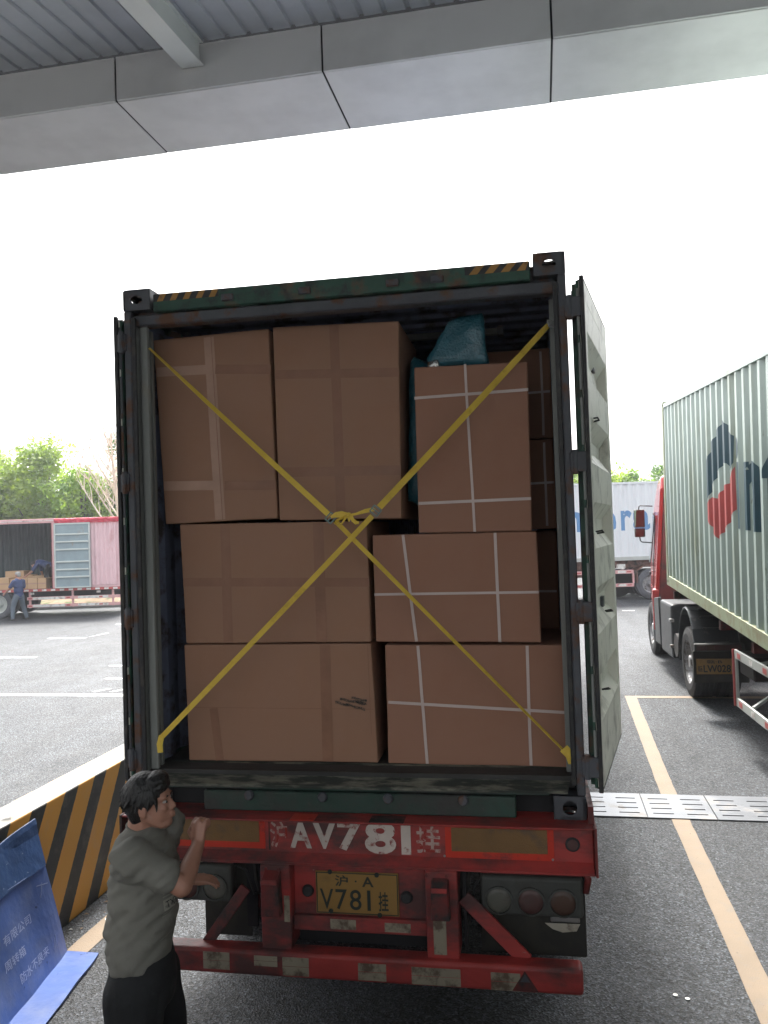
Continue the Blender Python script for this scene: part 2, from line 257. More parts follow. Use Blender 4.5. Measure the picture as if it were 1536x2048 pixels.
# ------------------------------------------------------------------ geometry helpers
class MB:
    def __init__(s): s.v = []; s.f = []
    def add(s, vs, fs):
        b = len(s.v); s.v += [tuple(p) for p in vs]; s.f += [tuple(b+i for i in f) for f in fs]; return s
    def hexa(s, p):   # 8 points: bottom 4 (ccw), top 4
        return s.add(p, [(3, 2, 1, 0), (4, 5, 6, 7), (0, 1, 5, 4), (1, 2, 6, 5), (2, 3, 7, 6), (3, 0, 4, 7)])
    def box(s, x0, x1, y0, y1, z0, z1):
        return s.hexa([(x0, y0, z0), (x1, y0, z0), (x1, y1, z0), (x0, y1, z0), (x0, y0, z1), (x1, y0, z1), (x1, y1, z1), (x0, y1, z1)])
    def bar(s, a, b, wd, ht, up=(0, 0, 1)):
        a, b = Vector(a), Vector(b); d = (b-a).normalized(); up = Vector(up)
        sd_ = d.cross(up)
        if sd_.length < 1e-4: sd_ = d.cross(Vector((1, 0, 0)))
        sd_.normalize(); u2 = sd_.cross(d).normalized()
        q = []
        for P in (a, b):
            for (i, j) in ((-1, -1), (1, -1), (1, 1), (-1, 1)):
                q.append(P+sd_*i*wd/2+u2*j*ht/2)
        return s.add(q, [(3, 2, 1, 0), (4, 5, 6, 7), (0, 1, 5, 4), (1, 2, 6, 5), (2, 3, 7, 6), (3, 0, 4, 7)])
    def tube(s, pts, rad, n=8, caps=True):
        pts = [Vector(p) for p in pts]
        if isinstance(rad, (int, float)): rad = [rad]*len(pts)
        b = len(s.v); d0 = (pts[1]-pts[0]).normalized()
        ref = Vector((0, 0, 1)) if abs(d0.z) < .9 else Vector((1, 0, 0))
        for i, P in enumerate(pts):
            d = (pts[min(i+1, len(pts)-1)]-pts[max(i-1, 0)]).normalized()
            a = d.cross(ref).normalized(); c = a.cross(d).normalized(); ref = c
            for k in range(n):
                t = 2*PI*k/n; s.v.append(tuple(P+(a*math.cos(t)+c*math.sin(t))*rad[i]))
        for i in range(len(pts)-1):
            for k in range(n):
                s.f.append((b+i*n+k, b+i*n+(k+1) % n, b+(i+1)*n+(k+1) % n, b+(i+1)*n+k))
        if caps:
            s.f.append(tuple(b+k for k in range(n))[::-1]); s.f.append(tuple(b+(len(pts)-1)*n+k for k in range(n)))
        return s
    def disc(s, c, ax, r, th, n=20):
        c, ax = Vector(c), Vector(ax).normalized(); return s.tube([c-ax*th/2, c+ax*th/2], r, n)
    def lathe(s, c, ax, prof, n=32):
        c, ax = Vector(c), Vector(ax).normalized(); ref = Vector((0, 0, 1)); a = ax.cross(ref).normalized(); d = a.cross(ax)
        b = len(s.v)
        for (h, r) in prof:
            for k in range(n):
                t = 2*PI*k/n; s.v.append(tuple(c+ax*h+(a*math.cos(t)+d*math.sin(t))*r))
        for i in range(len(prof)-1):
            for k in range(n): s.f.append((b+i*n+k, b+i*n+(k+1) % n, b+(i+1)*n+(k+1) % n, b+(i+1)*n+k))
        return s
    def poly(s, pts, dv):   # polygon extruded by vector dv
        n = len(pts); dv = Vector(dv); p2 = [Vector(p)+dv for p in pts]
        return s.add(list(pts)+p2, [tuple(range(n))[::-1], tuple(range(n, 2*n))]+[(i, (i+1) % n, n+(i+1) % n, n+i) for i in range(n)])
    def build(s, name, mt, parent=None, bevel=0, smooth=False, seg=1):
        me = bpy.data.meshes.new(name); me.from_pydata(s.v, [], s.f); me.update()
        bm = bmesh.new(); bm.from_mesh(me)
        bmesh.ops.recalc_face_normals(bm, faces=bm.faces)
        if bevel:
            ed = [e for e in bm.edges if len(e.link_faces) == 2 and e.calc_face_angle(0) > .6]
            bmesh.ops.bevel(bm, geom=ed, offset=bevel, segments=seg, affect='EDGES', profile=.5, clamp_overlap=True)
        bm.to_mesh(me); bm.free()
        if smooth: me.polygons.foreach_set('use_smooth', [True]*len(me.polygons))
        me.materials.append(M[mt] if isinstance(mt, str) else mt)
        o = bpy.data.objects.new(name, me); COL.objects.link(o)
        if parent: o.parent = parent
        return o
def tag(o, label=None, cat=None, group=None, kind=None):
    for k, v in (('label', label), ('category', cat), ('group', group), ('kind', kind)):
        if v: o[k] = v
    return o
def empty(name, loc, rz, label, cat, group=None, parent=None):
    o = bpy.data.objects.new(name, None); COL.objects.link(o); o.location = loc
    o.rotation_euler = rz if isinstance(rz, tuple) else (0, 0, rz)
    o.empty_display_size = .2
    return tag(o, label, cat, group)
def lab(o, l): o['label'] = l; return o
def dupe(o, loc=None, parent=None, rot=None, sc=None):
    c = o.copy(); COL.objects.link(c)
    if loc is not None: c.location = loc
    if rot is not None: c.rotation_euler = rot
    if sc is not None: c.scale = sc
    if parent: c.parent = parent
    for ch in list(o.children):
        d = ch.copy(); COL.objects.link(d); d.parent = c
        for g in list(ch.children):
            e = g.copy(); COL.objects.link(e); e.parent = d
    return c
_tc = {}
def text2d(body, h=None, wd=None, bold=0.0, italic=0.0):
    key = (body, bold, italic)
    if key not in _tc:
        c = bpy.data.curves.new('t', 'FONT'); c.body = body; c.offset = bold; c.shear = italic; c.resolution_u = 4
        o = bpy.data.objects.new('t', c); COL.objects.link(o); bpy.context.view_layer.update()
        me = bpy.data.meshes.new_from_object(o.evaluated_get(bpy.context.evaluated_depsgraph_get()))
        _tc[key] = ([(v.co.x, v.co.y) for v in me.vertices], [tuple(p.vertices) for p in me.polygons])
        bpy.data.objects.remove(o); bpy.data.curves.remove(c); bpy.data.meshes.remove(me)
    vs, fs = _tc[key]
    x0, x1 = min(v[0] for v in vs), max(v[0] for v in vs); y0, y1 = min(v[1] for v in vs), max(v[1] for v in vs)
    sy = h/(y1-y0) if h else 1; sx = wd/(x1-x0) if wd else sy
    return [((v[0]-x0)*sx, (v[1]-y0)*sy) for v in vs], fs
def decal(name, tx, fn, mt, parent, cuts=None):
    vs, fs = tx
    bm = bmesh.new(); bv = [bm.verts.new((p[0], p[1], 0)) for p in vs]
    for f in fs:
        try: bm.faces.new([bv[i] for i in f])
        except ValueError: pass
    if cuts:
        x0, x1 = min(v[0] for v in vs), max(v[0] for v in vs)
        for c in cuts:
            if x0 < c < x1:
                bmesh.ops.bisect_plane(bm, geom=bm.verts[:]+bm.edges[:]+bm.faces[:], plane_co=(c, 0, 0), plane_no=(1, 0, 0))
    for v in bm.verts: v.co = Vector(fn(v.co.x, v.co.y))
    me = bpy.data.meshes.new(name); bm.to_mesh(me); bm.free(); me.materials.append(M[mt])
    o = bpy.data.objects.new(name, me); COL.objects.link(o)
    if parent: o.parent = parent
    return o
def corr_pts(L, pitch=.278, d=.036, fl=.26, start=0):
    """corrugation polyline (s, depth) from 0..L; depth 0 outer, d inner"""
    sl = (1-2*fl)/2; pts = [(0, 0)]; s = start
    while s < L:
        for (a, dd) in ((fl*pitch, 0), (sl*pitch, d), (fl*pitch, d), (sl*pitch, 0)):
            s += a
            if s >= L: break
            pts.append((s, dd))
    pts.append((L, pts[-1][1])); return pts
def corr_at(pts, s):
    for a, b in zip(pts, pts[1:]):
        if a[0] <= s <= b[0]: return a[1]+(b[1]-a[1])*((s-a[0])/max(1e-9, b[0]-a[0]))
    return 0
def sheet(mb, pts, fn, a, b, th):
    """corrugated plate: fn(s, depth, t) -> xyz, t from a to b"""
    n = len(pts); vs = []
    for t in (a, b):
        for dd in (0, th):
            for p in pts: vs.append(fn(p[0], p[1]+dd, t))
    fs = []
    for i in range(n-1):
        fs += [(i, i+1, 2*n+i+1, 2*n+i), (n+i+1, n+i, 3*n+i, 3*n+i+1), (i+1, i, n+i, n+i+1), (2*n+i, 2*n+i+1, 3*n+i+1, 3*n+i)]
    fs += [(0, 2*n, 3*n, n), (n-1, 2*n-1, 4*n-1, 3*n-1)]
    return mb.add(vs, fs)
def holed(mb, c, ua, va, wu, wv, ru, rv, th, n=24):
    """rectangular plate with an oval hole"""
    c, ua, va = Vector(c), Vector(ua), Vector(va); na = ua.cross(va)
    A, B = [], []
    for k in range(n):
        t = 2*PI*k/n; cx, cy = math.cos(t), math.sin(t)
        A.append((ru*cx, rv*cy)); q = min(wu/2/max(1e-6, abs(cx)), wv/2/max(1e-6, abs(cy))); B.append((q*cx, q*cy))
    vs = []
    for dd in (-th/2, th/2):
        for L_ in (A, B):
            for (x, y) in L_: vs.append(c+ua*x+va*y+na*dd)
    fs = []
    for k in range(n):
        j = (k+1) % n
        fs += [(k, j, n+j, n+k), (2*n+k, 3*n+k, 3*n+j, 2*n+j), (k, 2*n+k, 2*n+j, j), (n+k, n+j, 3*n+j, 3*n+k)]
    return mb.add(vs, fs)
def wheel(parent, c, r=.5, wd=.27, side=-1, rub='rubber', rimm='rimg', name='wheel'):
    """axle along local x; side -1: the outer face looks to -x"""
    w_ = wd/2; pr = [(-w_, r*.62), (-w_*1.05, r*.8), (-w_*.92, r*.95), (-w_*.75, r*.995)]
    for k in (-.5, -.25, 0, .25, .5):
        x = k*wd*.8; pr += [(x-.012, r), (x-.006, r-.014), (x+.006, r-.014), (x+.012, r)]
    pr += [(w_*.75, r*.995), (w_*.92, r*.95), (w_*1.05, r*.8), (w_, r*.62)]
    o = MB().lathe(c, (1, 0, 0), pr, 40).build(name, rub, parent, smooth=False)
    c = Vector(c); s_ = side
    rm = [(s_*w_*.95, r*.63), (s_*w_*.8, r*.56), (s_*w_*.2, r*.52), (s_*w_*.15, r*.30), (s_*w_*.55, r*.2), (s_*w_*.9, r*.17), (s_*w_*.9, .001)]
    MB().lathe(c, (1, 0, 0), rm, 32).build('rim', rimm, o, smooth=False)
    nb = MB()
    for k in range(8):
        t = 2*PI*k/8; q = c+Vector((s_*w_*.35, math.cos(t)*r*.25, math.sin(t)*r*.25)); nb.disc(q, (1, 0, 0), .016, .05, 6)
    nb.build('wheel_nuts', 'steel', o)
    return o

# ------------------------------------------------------------------ ground, markings
GX, GY = 150, 210
ys = [-14, 8.6, 9.6, 10.6, 11.6, 12.4, GY]; zs = [0, 0, .03, .075, .12, .15, .15]
g = MB(); X = GX
for (y, z) in zip(ys, zs): g.v += [(-X, y, z), (X, y, z)]
for i in range(len(ys)-1): g.f.append((2*i, 2*i+1, 2*i+3, 2*i+2))
def gz(y):
    for i in range(len(ys)-1):
        if ys[i] <= y <= ys[i+1]: return zs[i]+(zs[i+1]-zs[i])*(y-ys[i])/(ys[i+1]-ys[i])
    return 0
tag(g.build('ground', 'asphalt', smooth=False), kind='structure')
def strip(name, pts, mt, dz=.004):
    """flat painted marking following the ground: list of (xl, xr, y) rows"""
    b = MB()
    rows = []
    for (a, c) in zip(pts, pts[1:]):
        n = max(1, int(abs(c[2]-a[2])/.15))
        for k in range(n): rows.append([a[j]+(c[j]-a[j])*k/n for j in range(3)])
    rows.append(list(pts[-1])); rnd = random.Random(3)
    for (a, c, y) in rows: b.v += [(a+rnd.uniform(-.003, .003), y, gz(y)+dz), (c+rnd.uniform(-.003, .003), y, gz(y)+dz)]
    for i in range(len(rows)-1): b.f.append((2*i, 2*i+1, 2*i+3, 2*i+2))
    return tag(b.build(name, mt), kind='structure')
strip('bay_line', [(1.03, 1.18, -2), (1.035, 1.185, 4.6), (1.045, 1.197, 7.66)], 'yline')
strip('bay_line', [(1.05, 1.202, 8.34), (1.10, 1.255, 12.2)], 'yline')
strip('bay_line', [(-3.14, -2.99, -2), (-3.12, -2.97, 7.66)], 'yline')
strip('bay_line', [(-3.12, -2.97, 8.34), (-3.08, -2.93, 12.2)], 'yline')
strip('bay_end_line', [(1.10, 5.6, 12.2), (1.10, 5.6, 12.33)], 'yline', .005)
strip('lane_line', [(-16, -3.2, 12.14), (-16, -3.2, 12.28)], 'wline')
for i in range(9): 
    x = -7.45+i*.32
    b = MB(); b.add([(x, 12.42, .155), (x+.07, 12.42, .155), (x+.22, 12.72, .155), (x+.15, 12.72, .155)], [(0, 1, 2, 3)])
    tag(b.build('hatch_line', 'wline'), kind='structure')
strip('lane_line', [(-14.5, -11.0, 16.1), (-14.5, -11.0, 16.25)], 'wline')
strip('lane_line', [(-12.81, -11.75, 19.3), (-12.81, -11.75, 19.46)], 'wline')
b = MB(); b.add([(-11.75, 19.3, .156), (-11.75, 19.46, .156), (-11.62, 20.36, .156), (-11.72, 20.36, .156)], [(0, 1, 2, 3)])
tag(b.build('lane_line', 'wline'), kind='structure')
strip('lane_line', [(-12.6, -11.2, 22.4), (-12.6, -11.2, 22.6)], 'wline')
for (x, y) in ((-8.6, 15.0), (-7.9, 13.6), (2.2, 24.3)): strip('lane_mark', [(x, x+.35, y), (x, x+.35, y+.08)], 'wline')

# drain with steel cover plates
dr = empty('drain_cover', (0, 7.66, 0), 0, 'row of slotted steel plates over the drain channel across the bays', 'drain cover')
MB().box(-4.75, 12, 0, .67, .0035, .0045).build('channel', 'dark', dr)  # flat black sheet on the ground, painted for the shade inside the drain
gp = MB(); W_, D_ = .584, .66
cols = [0, .055, .235, .35, .53, W_]; rws = [0]; 
for k in range(4): rws += [.100+k*.135, .123+k*.135]
rws.append(D_)
for i in range(5):
    for j in range(len(rws)-1):
        if i in (1, 3) and j % 2 == 1: continue
        a, b_, c, d = cols[i], cols[i+1], rws[j], rws[j+1]
        q = len(gp.v); gp.v += [(a, c, .012), (b_, c, .012), (b_, d, .012), (a, d, .012)]; gp.f.append((q, q+1, q+2, q+3))
for k in range(4):
    for (a, b_) in ((.055, .235), (.35, .53)):
        y0 = .100+k*.135; gp.add([(a, y0+.023, .012), (b_, y0+.023, .012), (b_, y0+.023, .005), (a, y0+.023, .005)], [(0, 1, 2, 3)])
gp.box(0, W_, 0, .004, .004, .012); gp.box(0, .004, .004, D_, .004, .0118)
gr = gp.build('cover_plate', 'steelgrate', dr)
for k in range(28):
    x = -9.3+(k+8)*.592+.146-.06
    if k == 0: gr.location = (x, .005, 0); continue
    c = gr.copy(); COL.objects.link(c); c.location = (x+random.uniform(-.002, .002), .005, random.uniform(0, .0015)); c.parent = dr
    c.rotation_euler = (0, 0, random.uniform(-.002, .002))

# loading dock that carries the camera
MB().box(-20, 20, -14, 1.75, 0, 1.15).build('loading_dock', 'concrete', bevel=.01)['kind'] = 'structure'

# ------------------------------------------------------------------ canopy
cn = empty('canopy', (0, 0, 6.58), 0, 'grey metal loading canopy overhead with panelled edge and one cross beam', 'canopy')
sp = 1.912; x0 = -3.59-8*sp; YI, YO = 6.642, 7.642; gap = .009
nP = 17
soff = MB().box(gap, sp-gap, YI+.004, YO, 0, .02).build('soffit_panel', 'panel', cn, bevel=.004)
face = MB().box(gap, sp-gap, YI-.018, YI+.002, .004, .400).build('fascia_panel', 'panel', cn, bevel=.004)
outr = MB().box(gap, sp-gap, YO+.002, YO+.022, .002, .75).build('fascia_panel', 'panel', cn, bevel=.004)
for k in range(nP):
    for q in (soff, face, outr):
        if k == 0: q.location = (x0, 0, 0)
        else:
            c = q.copy(); COL.objects.link(c); c.location = (x0+k*sp, 0, 0); c.parent = cn; c.rotation_euler = (random.uniform(-.0008, .0008), 0, 0)
MB().box(x0, x0+nP*sp, YI+.006, YO+.016, .005, .70).build('dark_seam_backing', 'dark', cn)  # added dark backing: shades the panel seams and blocks sky behind them
dp = []; s = 0; LX = nP*sp
while s < LX: dp += [(s, 0), (s+.14, 0), (s+.152, .022), (s+.178, .022), (s+.19, 0)]; s += .20
dp.append((s, 0))
sheet(MB(), dp, lambda s_, d, t: (x0+s_, t, .415+d-(6.62-t)*.10), -5.5, 6.62, .002).build('roof_deck', 'deck', cn)
def ibeam(xc, wd, nm='beam'):
    b = MB(); z0 = .19; z1 = .40
    b.box(xc-wd/2, xc+wd/2, -5.5, 6.61, z0, z0+.012)
    b.box(xc-wd/2, xc+wd/2, -5.5, 6.61, z1-.004, z1+.008)
    b.box(xc-wd/2+.03, xc-wd/2+.045, -5.5, 6.60, z0+.012, z1-.004); b.box(xc+wd/2-.045, xc+wd/2-.03, -5.5, 6.60, z0+.012, z1-.004)
    b.v = [(v[0], v[1], v[2]-(6.61-v[1])*.10) for v in b.v]
    return b.build(nm, 'beam', cn)
for xc in (-2.84-3*sp*1.0*2, -2.84, -2.84+6*sp): ibeam(xc, .2)

# ------------------------------------------------------------------ main container
CA = 0.01647
CO = Vector((0.17151863-1.219*math.cos(CA), 4.24490584-1.219*math.sin(CA), 1.1634552))
def frame_pt(x, y, z): return CO+Vector((x*math.cos(CA)-y*math.sin(CA), x*math.sin(CA)+y*math.cos(CA), z))
ct = empty('shipping_container', CO, CA, 'dark green shipping container with open doors, packed with cardboard boxes, on the red trailer', 'shipping container')
LC, WC, HC = 12.19, 1.219, 2.896
cp_ = corr_pts(LC-.36)
for sx in (-1, 1):
    sheet(MB(), cp_, lambda s_, d, t: (sx*(WC-.012-d), .2+s_, t), .16, 2.80, .003).build('side_wall', 'cgreen', ct)
    MB().box(min(sx*1.219, sx*1.165), max(sx*1.219, sx*1.165), .2, LC-.16, 0.02, .16).build('bottom_rail', 'cframe', ct, bevel=.004)
    MB().box(min(sx*1.219, sx*1.165), max(sx*1.219, sx*1.165), .2, LC-.16, 2.80, 2.866).build('top_rail', 'cframe', ct, bevel=.004)
    # liner seen from inside
    sheet(MB(), cp_, lambda s_, d, t: (sx*(WC-.016-d-.002), .2+s_, t), .19, 2.76, .002).build('inner_lining', 'cwall', ct)
rp = []; s = 0
while s < LC-.2: rp += [(s, 0), (s+.09, 0), (s+.11, .02), (s+.18, .02), (s+.2, 0)]; s += .209
sheet(MB(), rp, lambda s_, d, t: (t, .1+s_, 2.84-d*1.0), -1.17, 1.17, -.003).build('roof', 'cwall', ct)
MB().box(-1.17, 1.17, .1, LC-.1, .13, .19).build('floor', 'floor', ct)
MB().box(-1.17, 1.17, LC-.12, LC-.08, .19, 2.8).build('front_wall', 'cwall', ct)
for sx in (-1, 1):   # rear posts: outer channel and pale inner J-section
    a, b_ = sorted((sx*1.219, sx*1.178))
    MB().box(a, b_, .002, .15, .118, 2.778).build('rear_post', 'cframe', ct, bevel=.006)
    p = MB()
    a, b_ = sorted((sx*1.178, sx*1.165)); p.box(a, b_, .02, .2, .19, 2.74)
    a, b_ = sorted((sx*1.165, sx*1.135)); p.box(a, b_, .17, .2, .19, 2.70)
    p.build('post_liner', 'cinner', ct, bevel=.004)
    a, b_ = sorted((sx*1.176, sx*1.152)); MB().box(a, b_, .004, .019, .17, 2.74).build('post_edge', 'gasket', ct, bevel=.003)
    if sx == -1:
        p = MB(); p.box(-1.152, -1.108, .06, .075, .2, 2.70); p.box(-1.165, -1.108, .075, .09, .2, 2.70); p.build('post_guard', 'cinner', ct, bevel=.004)
# header
MB().box(-1.041, 1.041, .004, .07, 2.762, 2.862).build('door_header', 'cgreen', ct, bevel=.006)
MB().box(-1.176, 1.176, .03, .12, 2.695, 2.758).build('header_lip', 'cframe', ct, bevel=.008)
MB().box(-1.16, 1.16, .071, .16, 2.762, 2.85).build('header_back', 'cframe', ct)
for x in (-.60, -.16, .56, .32):
    MB().box(x-.035, x+.035, -.012, .003, 2.785, 2.825).build('lock_keeper', 'cframe', ct, bevel=.006)
# hazard stripes (flat stickers)
def hz(xa, xb, z0, z1, n, wd, sl, dirn):
    o = MB().box(xa, xb, .0015, .0025, z0, z1).build('hazard_sticker', 'hazb', ct)
    for k in range(n):
        b = MB(); x = xa+(xb-xa)*(k+.25)/n
        pts = [(x, z0), (x+wd, z0), (x+wd+sl, z1), (x+sl, z1)]
        pts = [(min(max(px, xa), xb), pz) for px, pz in pts]
        b.add([(px, .0008, pz) for px, pz in pts], [(0, 1, 2, 3)]).build('yellow_stripe', 'hazy', o)
hz(-1.035, -.652, 2.817, 2.858, 5, .036, .022, 1); hz(.705, 1.035, 2.813, 2.858, 4, .044, .04, 1)
# sill
MB().box(-1.04, 1.04, .03, .20, .108, .148).build('door_sill', 'csill', ct, bevel=.005)
MB().box(-.822, .868, .006, .19, .0, .106).build('sill_beam', 'csill', ct, bevel=.006)
MB().add([(-1.13, .005, .142), (1.13, .005, .142), (1.15, .12, .172), (-1.15, .12, .172), (1.15, .26, .194), (-1.15, .26, .194),
          (-1.13, .005, .128), (1.13, .005, .128)], [(0, 1, 2, 3), (3, 2, 4, 5), (6, 7, 1, 0)]).build('threshold_plate', 'sillpaint', ct)
MB().box(-1.054, 1.054, .122, .20, -.03, .107).build('pocket_shade_block', 'dark', ct)  # black block added for the pocket's shade, stops light leaking through
for x in (-.56, -.15, .205, .6):
    o = MB().tube([(x, .006, .085), (x, -.014, .085)], [.03, .024], 10).build('sill_bolt', 'cframe', ct, bevel=.004)
# corner castings
def casting(sx, top):
    b = MB(); z0 = (2.896-.118) if top else 0; cx = sx*(1.219-.081); zc = z0+.059
    holed(b, (cx, .008, zc), (1, 0, 0), (0, 0, 1), .162, .118, .036, .024 if top else .036, .016)
    holed(b, (cx, .089, z0+(.110 if top else .008)), (1, 0, 0), (0, 1, 0), .162, .178, .040, .062, .016)
    holed(b, (sx*(1.219-.008), .089, zc), (0, 1, 0), (0, 0, 1), .178, .118, .040, .030, .016)
    b.box(cx-.081, cx+.081, .172, .178, z0, z0+.118)
    a, c = sorted((sx*(1.219-.162), sx*(1.219-.156))); b.box(a, c, .0, .178, z0, z0+.118)
    zz = z0 if top else z0+.112; b.box(cx-.08, cx+.08, .001, .177, zz, zz+.006)
    return b.build('corner_casting', 'cframe', ct)
for sx in (-1, 1):
    for tp in (0, 1): casting(sx, tp)
# doors -----------------------------------------------------------
def door(side):
    """door in own axes: x along the leaf from the hinge, y thickness (inner face at +y), z up"""
    a = math.radians(81.7) if side > 0 else math.radians(180-88.5)
    dz0, dz1, L = .165, 2.735, 1.15
    ox, oy = (1.268, .0) if side > 0 else (-1.246, .03)
    A = math.radians(79.4 if side > 0 else 90.6)
    def T(x, y, z):
        # leaf direction; inner face side is away from the container
        dx, dy = math.cos(A), math.sin(A); nx, ny = (dy, -dx)
        if side < 0: nx, ny = -nx, -ny
        return (ox+dx*x+nx*y, oy+dy*x+ny*y, z)
    def tb(b):
        b.v = [T(*v) for v in b.v]; return b
    # frame
    b = MB()
    for (x0_, x1_, z0_, z1_) in ((0, .06, dz0, dz1), (L-.10, L, dz0, dz1), (.06, L-.1, dz0, dz0+.10), (.06, L-.1, dz1-.10, dz1)):
        b.box(x0_, x1_, -.026 if x0_ > .01 else .012, .040, z0_, z1_)
    d = tb(b).build('door', 'doorin', ct, bevel=.004)
    lab(d, 'right door swung back, cream on its inner side' if side > 0 else 'left door folded back along the side')
    # corrugated panel: ribs run along the leaf
    zp = [(0, 0)]; zz = .12
    for k in range(5):
        zz = .22+k*.44
        zp += [(zz, 0), (zz+.085, .058), (zz+.155, .058), (zz+.24, 0)]
    zp.append((dz1-dz0-.2, 0))
    b = MB(); sheet(b, zp, lambda s_, dd, t: (t, .037-dd, dz0+.1+s_), .058, L-.02, -.003)
    tb(b).build('door_panel', 'doorin', d)
    tb(MB().box(.052, .0595, -.028, .0115, dz0, dz1)).build('door_stile', 'cgreen', d)
    tb(MB().box(-.003, .062, -.003, .011, dz0-.002, dz1+.002)).build('edge_channel', 'cgreen', d, bevel=.003)
    # gasket: double lip around the edge
    tb(MB().box(-.022, .0, .018, .040, dz0-.02, dz1+.02)).build('gasket', 'gasket', d, bevel=.003)
    g2 = MB()
    for z0_ in [dz0+.05+k*.28 for k in range(9)]: g2.box(-.012, -.004, .0, .014, z0_, z0_+.24)
    tb(g2).build('gasket_retainer', 'cinner' if side > 0 else 'cframe', d, bevel=.002)
    [tb(MB().box(.02, L, .004, .040, q_, q_+.012)).build('gasket', 'gasket', d, bevel=.003) for q_ in (dz1, dz0-.012)]
    # lashing rings and scuffs on the inner face
    for (x, z) in ((.2, .62), (.2, 1.45), (.2, 2.05), (.52, 1.0)):
        k = MB(); k.tube([(x, .03, z), (x+.02, .06, z+.005), (x+.05, .065, z-.005), (x+.06, .03, z-.01)], .005, 6)
        tb(k).build('lashing_ring', 'gasket', d)
    # locking rods, outer side
    for x in (.32, .78):
        k = MB(); k.tube([(x, -.05, dz0-.04), (x, -.05, dz1+.04)], .016, 10)
        for z in (.4, 1.0, 1.7, 2.4): k.box(x-.04, x+.04, -.04, -.002, z, z+.06)
        tb(k).build('locking_rod', 'steel' if side < 0 else 'cframe', d)
    # hinges: lug from the post to the leaf
    for z in (.27, 1.05, 1.81, 2.60):
        P = T(-.012, .02, z)
        k = MB(); sx = side
        k.hexa([(sx*1.205, -.012, z-.05), (P[0]+sx*.0, P[1]-.012, z-.05), (P[0], P[1]+.03, z-.05), (sx*1.205, .03, z-.05),
                (sx*1.205, -.012, z+.05), (P[0]+sx*.0, P[1]-.012, z+.05), (P[0], P[1]+.03, z+.05), (sx*1.205, .03, z+.05)])
        k.tube([(sx*1.232, -.006, z-.062), (sx*1.232, -.006, z+.062)], .017, 10)
        k.build('hinge', 'cframe', ct, bevel=.003)
    return d
dR = door(1); dL = door(-1)
# lashing rings on posts
for (x, z) in ((-1.155, 2.585), (-1.15, .33), (1.158, 2.55), (1.158, .315)):
    MB().tube([(x, .10, z-.02), (x-.03*(1 if x > 0 else -1), .09, z-.015), (x-.035*(1 if x > 0 else -1), .09, z+.015), (x, .10, z+.02)], .006, 8).build('lashing_ring', 'steel', ct)

# ------------------------------------------------------------------ cargo
cargo = 'cardboard boxes loaded in the container'
def carton(label, corners, yf, dep, mt, tapes=(), cat='cardboard box', seam=None, g=cargo, straps=(), taper=.0, dents=.45, topstraps=True):
    """corners: BL, BR, TR, TL in container x,z"""
    bl, br, tr, tl = [Vector((c[0], 0, c[1])) for c in corners]
    cx = (bl.x+br.x)/2; z0 = (bl.z+br.z)/2
    base = frame_pt(cx, yf, z0)
    root = empty('cardboard_box', base, CA, label, cat, g)
    n = 10; bm = bmesh.new()
    def P(u, v): return (bl*(1-u)+br*u)*(1-v)+(tl*(1-u)+tr*u)*v-Vector((cx, 0, z0))
    vs = [P(0, 0), P(1, 0), P(1, 1), P(0, 1)]
    back = [p+Vector((0, dep, 0)) for p in vs]
    b = MB(); b.hexa([vs[0], vs[1], back[1], back[0], vs[3], vs[2], back[2], back[3]])
    o = b.build('carton', mt, root, bevel=.008, seg=2)
    rnd = random.Random(len(label)+int(abs(cx)*100))
    if dents:
        bm.from_mesh(o.data); bmesh.ops.subdivide_edges(bm, edges=bm.edges, cuts=6, use_grid_fill=True)
        for v in bm.verts:
            nv = mnoise.noise(v.co*2.3+Vector((rnd.random()*0, 7, 3)))
            v.co.y += max(0, nv)*.010*dents if v.co.y < .02 else 0
            v.co.z += mnoise.noise(v.co*3)*.004*dents; v.co.x += mnoise.noise(v.co*3+Vector((5, 5, 5)))*.006*dents
        bm.to_mesh(o.data)
    bm.free()
    def at(x, z, yy): return (x-cx, yy, z-z0)
    for t in tapes:
        (xa, za, xb, zb, wd, tm) = t
        d = Vector((xb-xa, 0, zb-za)); L = d.length; d.normalize(); q = Vector((-d.z, 0, d.x))*wd/2
        A_, B_ = Vector((xa, 0, za)), Vector((xb, 0, zb)); k = MB()
        y_ = (-.0010 if not tm.startswith('strap') else -.0035)-.0004*tapes.index(t)
        nseg = max(2, int(L/.12)); pr = []
        for i in range(nseg+1):
            c = A_.lerp(B_, i/nseg); wob = rnd.uniform(-.0012, .0012)
            pr += [at(c.x-q.x+wob, c.z-q.z, y_), at(c.x+q.x+wob, c.z+q.z, y_)]
        k.v = pr; k.f = [(2*i, 2*i+1, 2*i+3, 2*i+2) for i in range(nseg)]
        nm = 'strapping_band' if tm.startswith('strap') else 'packing_tape'
        k.build(nm, tm, root)
    if seam:
        for (xa, za, xb, zb) in seam:
            k = MB(); d = Vector((xb-xa, 0, zb-za)).normalized(); q = Vector((-d.z, 0, d.x))*.0016
            k.add([at(xa-q.x, za-q.z, -.0040), at(xb-q.x, zb-q.z, -.0040), at(xb+q.x, zb+q.z, -.0040), at(xa+q.x, za+q.z, -.0040)], [(0, 1, 2, 3)])
            k.build('flap_seam', 'tape', root)
    return root
T_, TL_ = 'tape', 'tapel'
